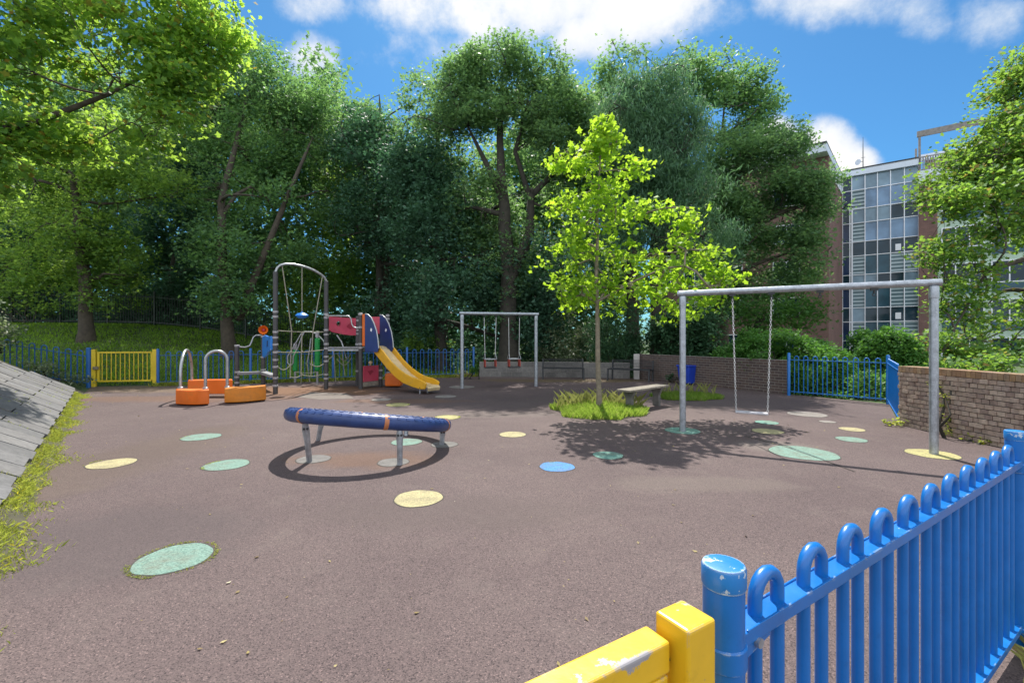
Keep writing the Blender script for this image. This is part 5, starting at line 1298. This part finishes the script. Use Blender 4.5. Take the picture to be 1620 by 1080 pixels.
# ------------------------------------------------------------------ grass beds
def bed(c, rx, ry, n, hmin, hmax, leaf, name, label, seeds=0):
    pp = []
    while len(pp) < n:
        u, v = rng.uniform(-1, 1, 2); rr_ = math.hypot(u, v); a_ = math.atan2(v, u)
        if rr_ < 1 + .12 * math.sin(3 * a_ + 1) + .08 * math.sin(7 * a_): pp.append((c[0] + u * rx, c[1] + v * ry, 0.0, rr_))
    pp = np.array(pp); hh = rng.uniform(hmin, hmax, n) * (1.15 - .6 * np.clip(pp[:, 3], 0, 1))
    V, K = blades(pp[:, :3], hh, rng.uniform(.002, .0065, n), .8)
    root = empty(name, (c[0], c[1], 0), label, 'grass bed', 'grass beds in the rubber')
    o = np_mesh('blades', V, K, L[leaf], root); o['kind'] = 'stuff'
    mb = MB(); mb.prism([(c[0] + rx * .97 * math.cos(2 * math.pi * k / 32) * (1 + .1 * math.sin(k * .6 + 1)), c[1] + ry * .97 * math.sin(2 * math.pi * k / 32) * (1 + .1 * math.sin(k * .6 + 1)), .001) for k in range(32)], (0, 0, .01)); mb.build('soil', M['soil'], root)
    if seeds:
        a_ = rng.uniform(0, 6.28, seeds); q_ = rng.random(seeds) ** .5 * .95
        ps = np.stack([c[0] + rx * q_ * np.cos(a_), c[1] + ry * np.abs(q_ * np.sin(a_)) * .9, 0 * a_], 1)
        V, K = blades(ps, rng.uniform(.24, .46, seeds), rng.uniform(.0015, .0035, seeds), .9); o = np_mesh('seed_heads', V, K, L['drygrass'], root); o['kind'] = 'stuff'
    return root
bed((1.92, 10.05), 1.05, 1.15, 17000, .05, .24, 'grass', 'grass_bed', 'lush grass bed with dry seed heads round the sapling', 260)
bed((4.75, 12.35), .95, .75, 8500, .05, .2, 'grass', 'grass_bed', 'flat green grass bed behind the large swing post', 60)
pp = np.array([(NP1.x + .25 + rng.normal() * .22, NP1.y - .22 + rng.normal() * .2, 0) for _ in range(2600)])
pp = pp[[(Vector((p[0], p[1], 0)) - NP0).dot(side) > .08 for p in pp]]
V, K = blades(pp, rng.uniform(.03, .12, len(pp)), rng.uniform(.002, .005, len(pp)), 1.6)
tag(np_mesh('dry_grass', V, K, L['drygrass']), kind='stuff')
def fringe(c, r, n, a0=0, a1=6.28):
    a_ = rng.uniform(a0, a1, n); rr_ = r * (1 + rng.normal(size=n) * .03)
    kp = (np.sin(a_ * 3 + 1) + np.sin(a_ * 7) > rng.uniform(-1.8, .8, n)); a_, rr_ = a_[kp], rr_[kp]
    return np.stack([c[0] + rr_ * np.cos(a_), c[1] + rr_ * np.sin(a_), 0 * a_ + .002], 1)
pf = np.concatenate([fringe(G(275, 883), .268, 420), fringe(G(177, 733), .30, 90, 2.6, 3.6), fringe(G(358, 735), .25, 160, 2.4, 4.2), fringe(G(318, 691), .26, 60, 2.8, 3.8), fringe(G(708, 660), .245, 500), fringe(G(630, 640), .25, 260), fringe(G(881, 738), .21, 40, 1.4, 2.0)])
pf = np.repeat(pf, 2, 0) + rng.normal(size=(len(pf) * 2, 3)) * np.array((.007, .007, .0)) + np.array((0, 0, .004))
nr = unit(np.stack([rng.normal(size=len(pf)) * .5, rng.normal(size=len(pf)) * .5, np.ones(len(pf))], 1))
V, K = leaf_verts(pf, nr, rng.uniform(.005, .015, len(pf)), OVAL)
tag(np_mesh('moss_fringe', V, K, L['weed']), kind='stuff')
# weeds along the foot of the far fence
d_ = BF1 - BF0; tt = rng.random(5200)
pp = np.stack([BF0.x + d_.x * tt + rng.normal(size=5200) * .1, BF0.y + d_.y * tt - .1 + rng.normal(size=5200) * .12, 0 * tt], 1)
V, K = blades(pp, rng.uniform(.04, .16, len(pp)), rng.uniform(.008, .016, len(pp)), 1.2)
tag(np_mesh('fence_weeds', V, K, L['weed']), kind='stuff')

# ================================================================== LIGHT, SKY, CAMERA
EL = R(57.6)
w = bpy.data.worlds.new('World'); S.world = w; w.use_nodes = True
nt = w.node_tree; nt.nodes.clear(); n = N(nt)
out = nt.nodes.new('ShaderNodeOutputWorld')
sky = n('ShaderNodeTexSky'); sky.sky_type = 'NISHITA'; sky.sun_disc = False; sky.sun_elevation = EL; sky.sun_rotation = 0.0
sky.altitude = 50; sky.air_density = 1.0; sky.dust_density = .6; sky.ozone_density = 2.5
dirv = n('ShaderNodeTexCoord').outputs['Generated']
sx3 = n('ShaderNodeSeparateXYZ'); n.link(dirv, sx3.inputs[0])
yy_ = n.math('MAXIMUM', sx3.outputs[1], .02)
U, Vv = n.math('DIVIDE', sx3.outputs[0], yy_), n.math('DIVIDE', sx3.outputs[2], yy_)
nz1 = n.noise(dirv, 5.5, 8, .62); nz2 = n.noise(dirv, 2.2, 3, .5)
front = n.math('GREATER_THAN', sx3.outputs[1], .05)
mask = None
CL = [(985, -20, 170, 115, 1.5), (900, -40, 260, 120, 1.4), (930, 50, 70, 65, 1.2), (740, 5, 210, 70, .85), (640, -10, 130, 60, .8), (500, 5, 85, 44, .9), (490, 95, 60, 55, .75), (1330, -20, 150, 85, 1.0), (1460, 25, 60, 50, .75), (1300, 250, 82, 74, 1.6), (1350, 265, 52, 44, 1.5), (1235, 215, 50, 42, 1.4), (1570, 30, 80, 50, .55), (1100, 10, 80, 50, .6), (700, 80, 140, 60, .45)]
for px, py, a_, b_, st_ in CL:
    u0, v0 = (px - CX) / F, (CY - py) / F
    du = n.math('MULTIPLY', n.math('SUBTRACT', U, u0), F / a_); dv = n.math('MULTIPLY', n.math('SUBTRACT', Vv, v0), F / b_)
    q = n.math('SUBTRACT', 1.0, n.math('ADD', n.math('MULTIPLY', du, du), n.math('MULTIPLY', dv, dv)))
    q = n.math('MULTIPLY', n.math('MAXIMUM', q, -1.2), st_)
    mask = q if mask is None else n.math('MAXIMUM', mask, q)
nz3 = n.noise(dirv, 13.0, 7, .68)
mask = n.math('ADD', mask, n.math('ADD', n.math('MULTIPLY', n.math('SUBTRACT', nz1, .5), 2.4), n.math('MULTIPLY', n.math('SUBTRACT', nz3, .5), 1.3)))
cm = n('ShaderNodeMapRange', interpolation_type='SMOOTHSTEP'); n.link(mask, cm.inputs[0]); cm.inputs[1].default_value = .0; cm.inputs[2].default_value = 1.05
cf_ = n.math('MULTIPLY', n.math('MULTIPLY', cm.outputs[0], front), .96)
# bright cloud added behind the camera, out of view, to fill shaded faces
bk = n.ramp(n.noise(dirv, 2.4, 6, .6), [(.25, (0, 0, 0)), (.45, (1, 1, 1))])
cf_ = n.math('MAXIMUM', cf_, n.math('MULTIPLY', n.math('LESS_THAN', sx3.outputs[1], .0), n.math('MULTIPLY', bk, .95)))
tint = n.mix(1.0, sky.outputs[0], (.265, .565, .735), 'MULTIPLY')
ccol = n.ramp(n.math('ADD', n.math('MULTIPLY', mask, .38), n.math('MULTIPLY', n.math('SUBTRACT', nz2, .45), .9)), [(.0, (3.0, 3.7, 4.6)), (.4, (4.7, 4.9, 5.2)), (.85, (7.0, 6.6, 5.9))])
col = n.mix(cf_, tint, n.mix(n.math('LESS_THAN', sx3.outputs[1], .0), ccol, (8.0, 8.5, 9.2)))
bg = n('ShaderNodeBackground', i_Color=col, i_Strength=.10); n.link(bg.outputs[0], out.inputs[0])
sun = bpy.data.lights.new('sun', 'SUN'); sun.energy = 4.2; sun.angle = R(.55); sun.color = (1, .955, .88)
so = bpy.data.objects.new('sun', sun); COL.objects.link(so); so.location = (0, 20, 40)
so.rotation_euler = Vector((0, -math.cos(EL), -math.sin(EL))).to_track_quat('-Z', 'Y').to_euler()
cam = bpy.data.cameras.new('camera'); cam.lens = 16.0; cam.sensor_width = 36; cam.shift_y = -5 / 1620; cam.clip_start = .05; cam.clip_end = 1000
co = bpy.data.objects.new('camera', cam); COL.objects.link(co); co.location = (0, 0, H); co.rotation_euler = (R(90), 0, 0)
S.camera = co
S.view_settings.view_transform = 'Standard'; S.view_settings.look = 'None'; S.view_settings.gamma = 1; S.view_settings.exposure = 0.95
S.render.engine = 'CYCLES'
S.cycles.max_bounces = 6; S.cycles.diffuse_bounces = 3; S.cycles.glossy_bounces = 2; S.cycles.transmission_bounces = 4; S.cycles.transparent_max_bounces = 4
S.cycles.use_denoising = True; S.cycles.sample_clamp_indirect = 6
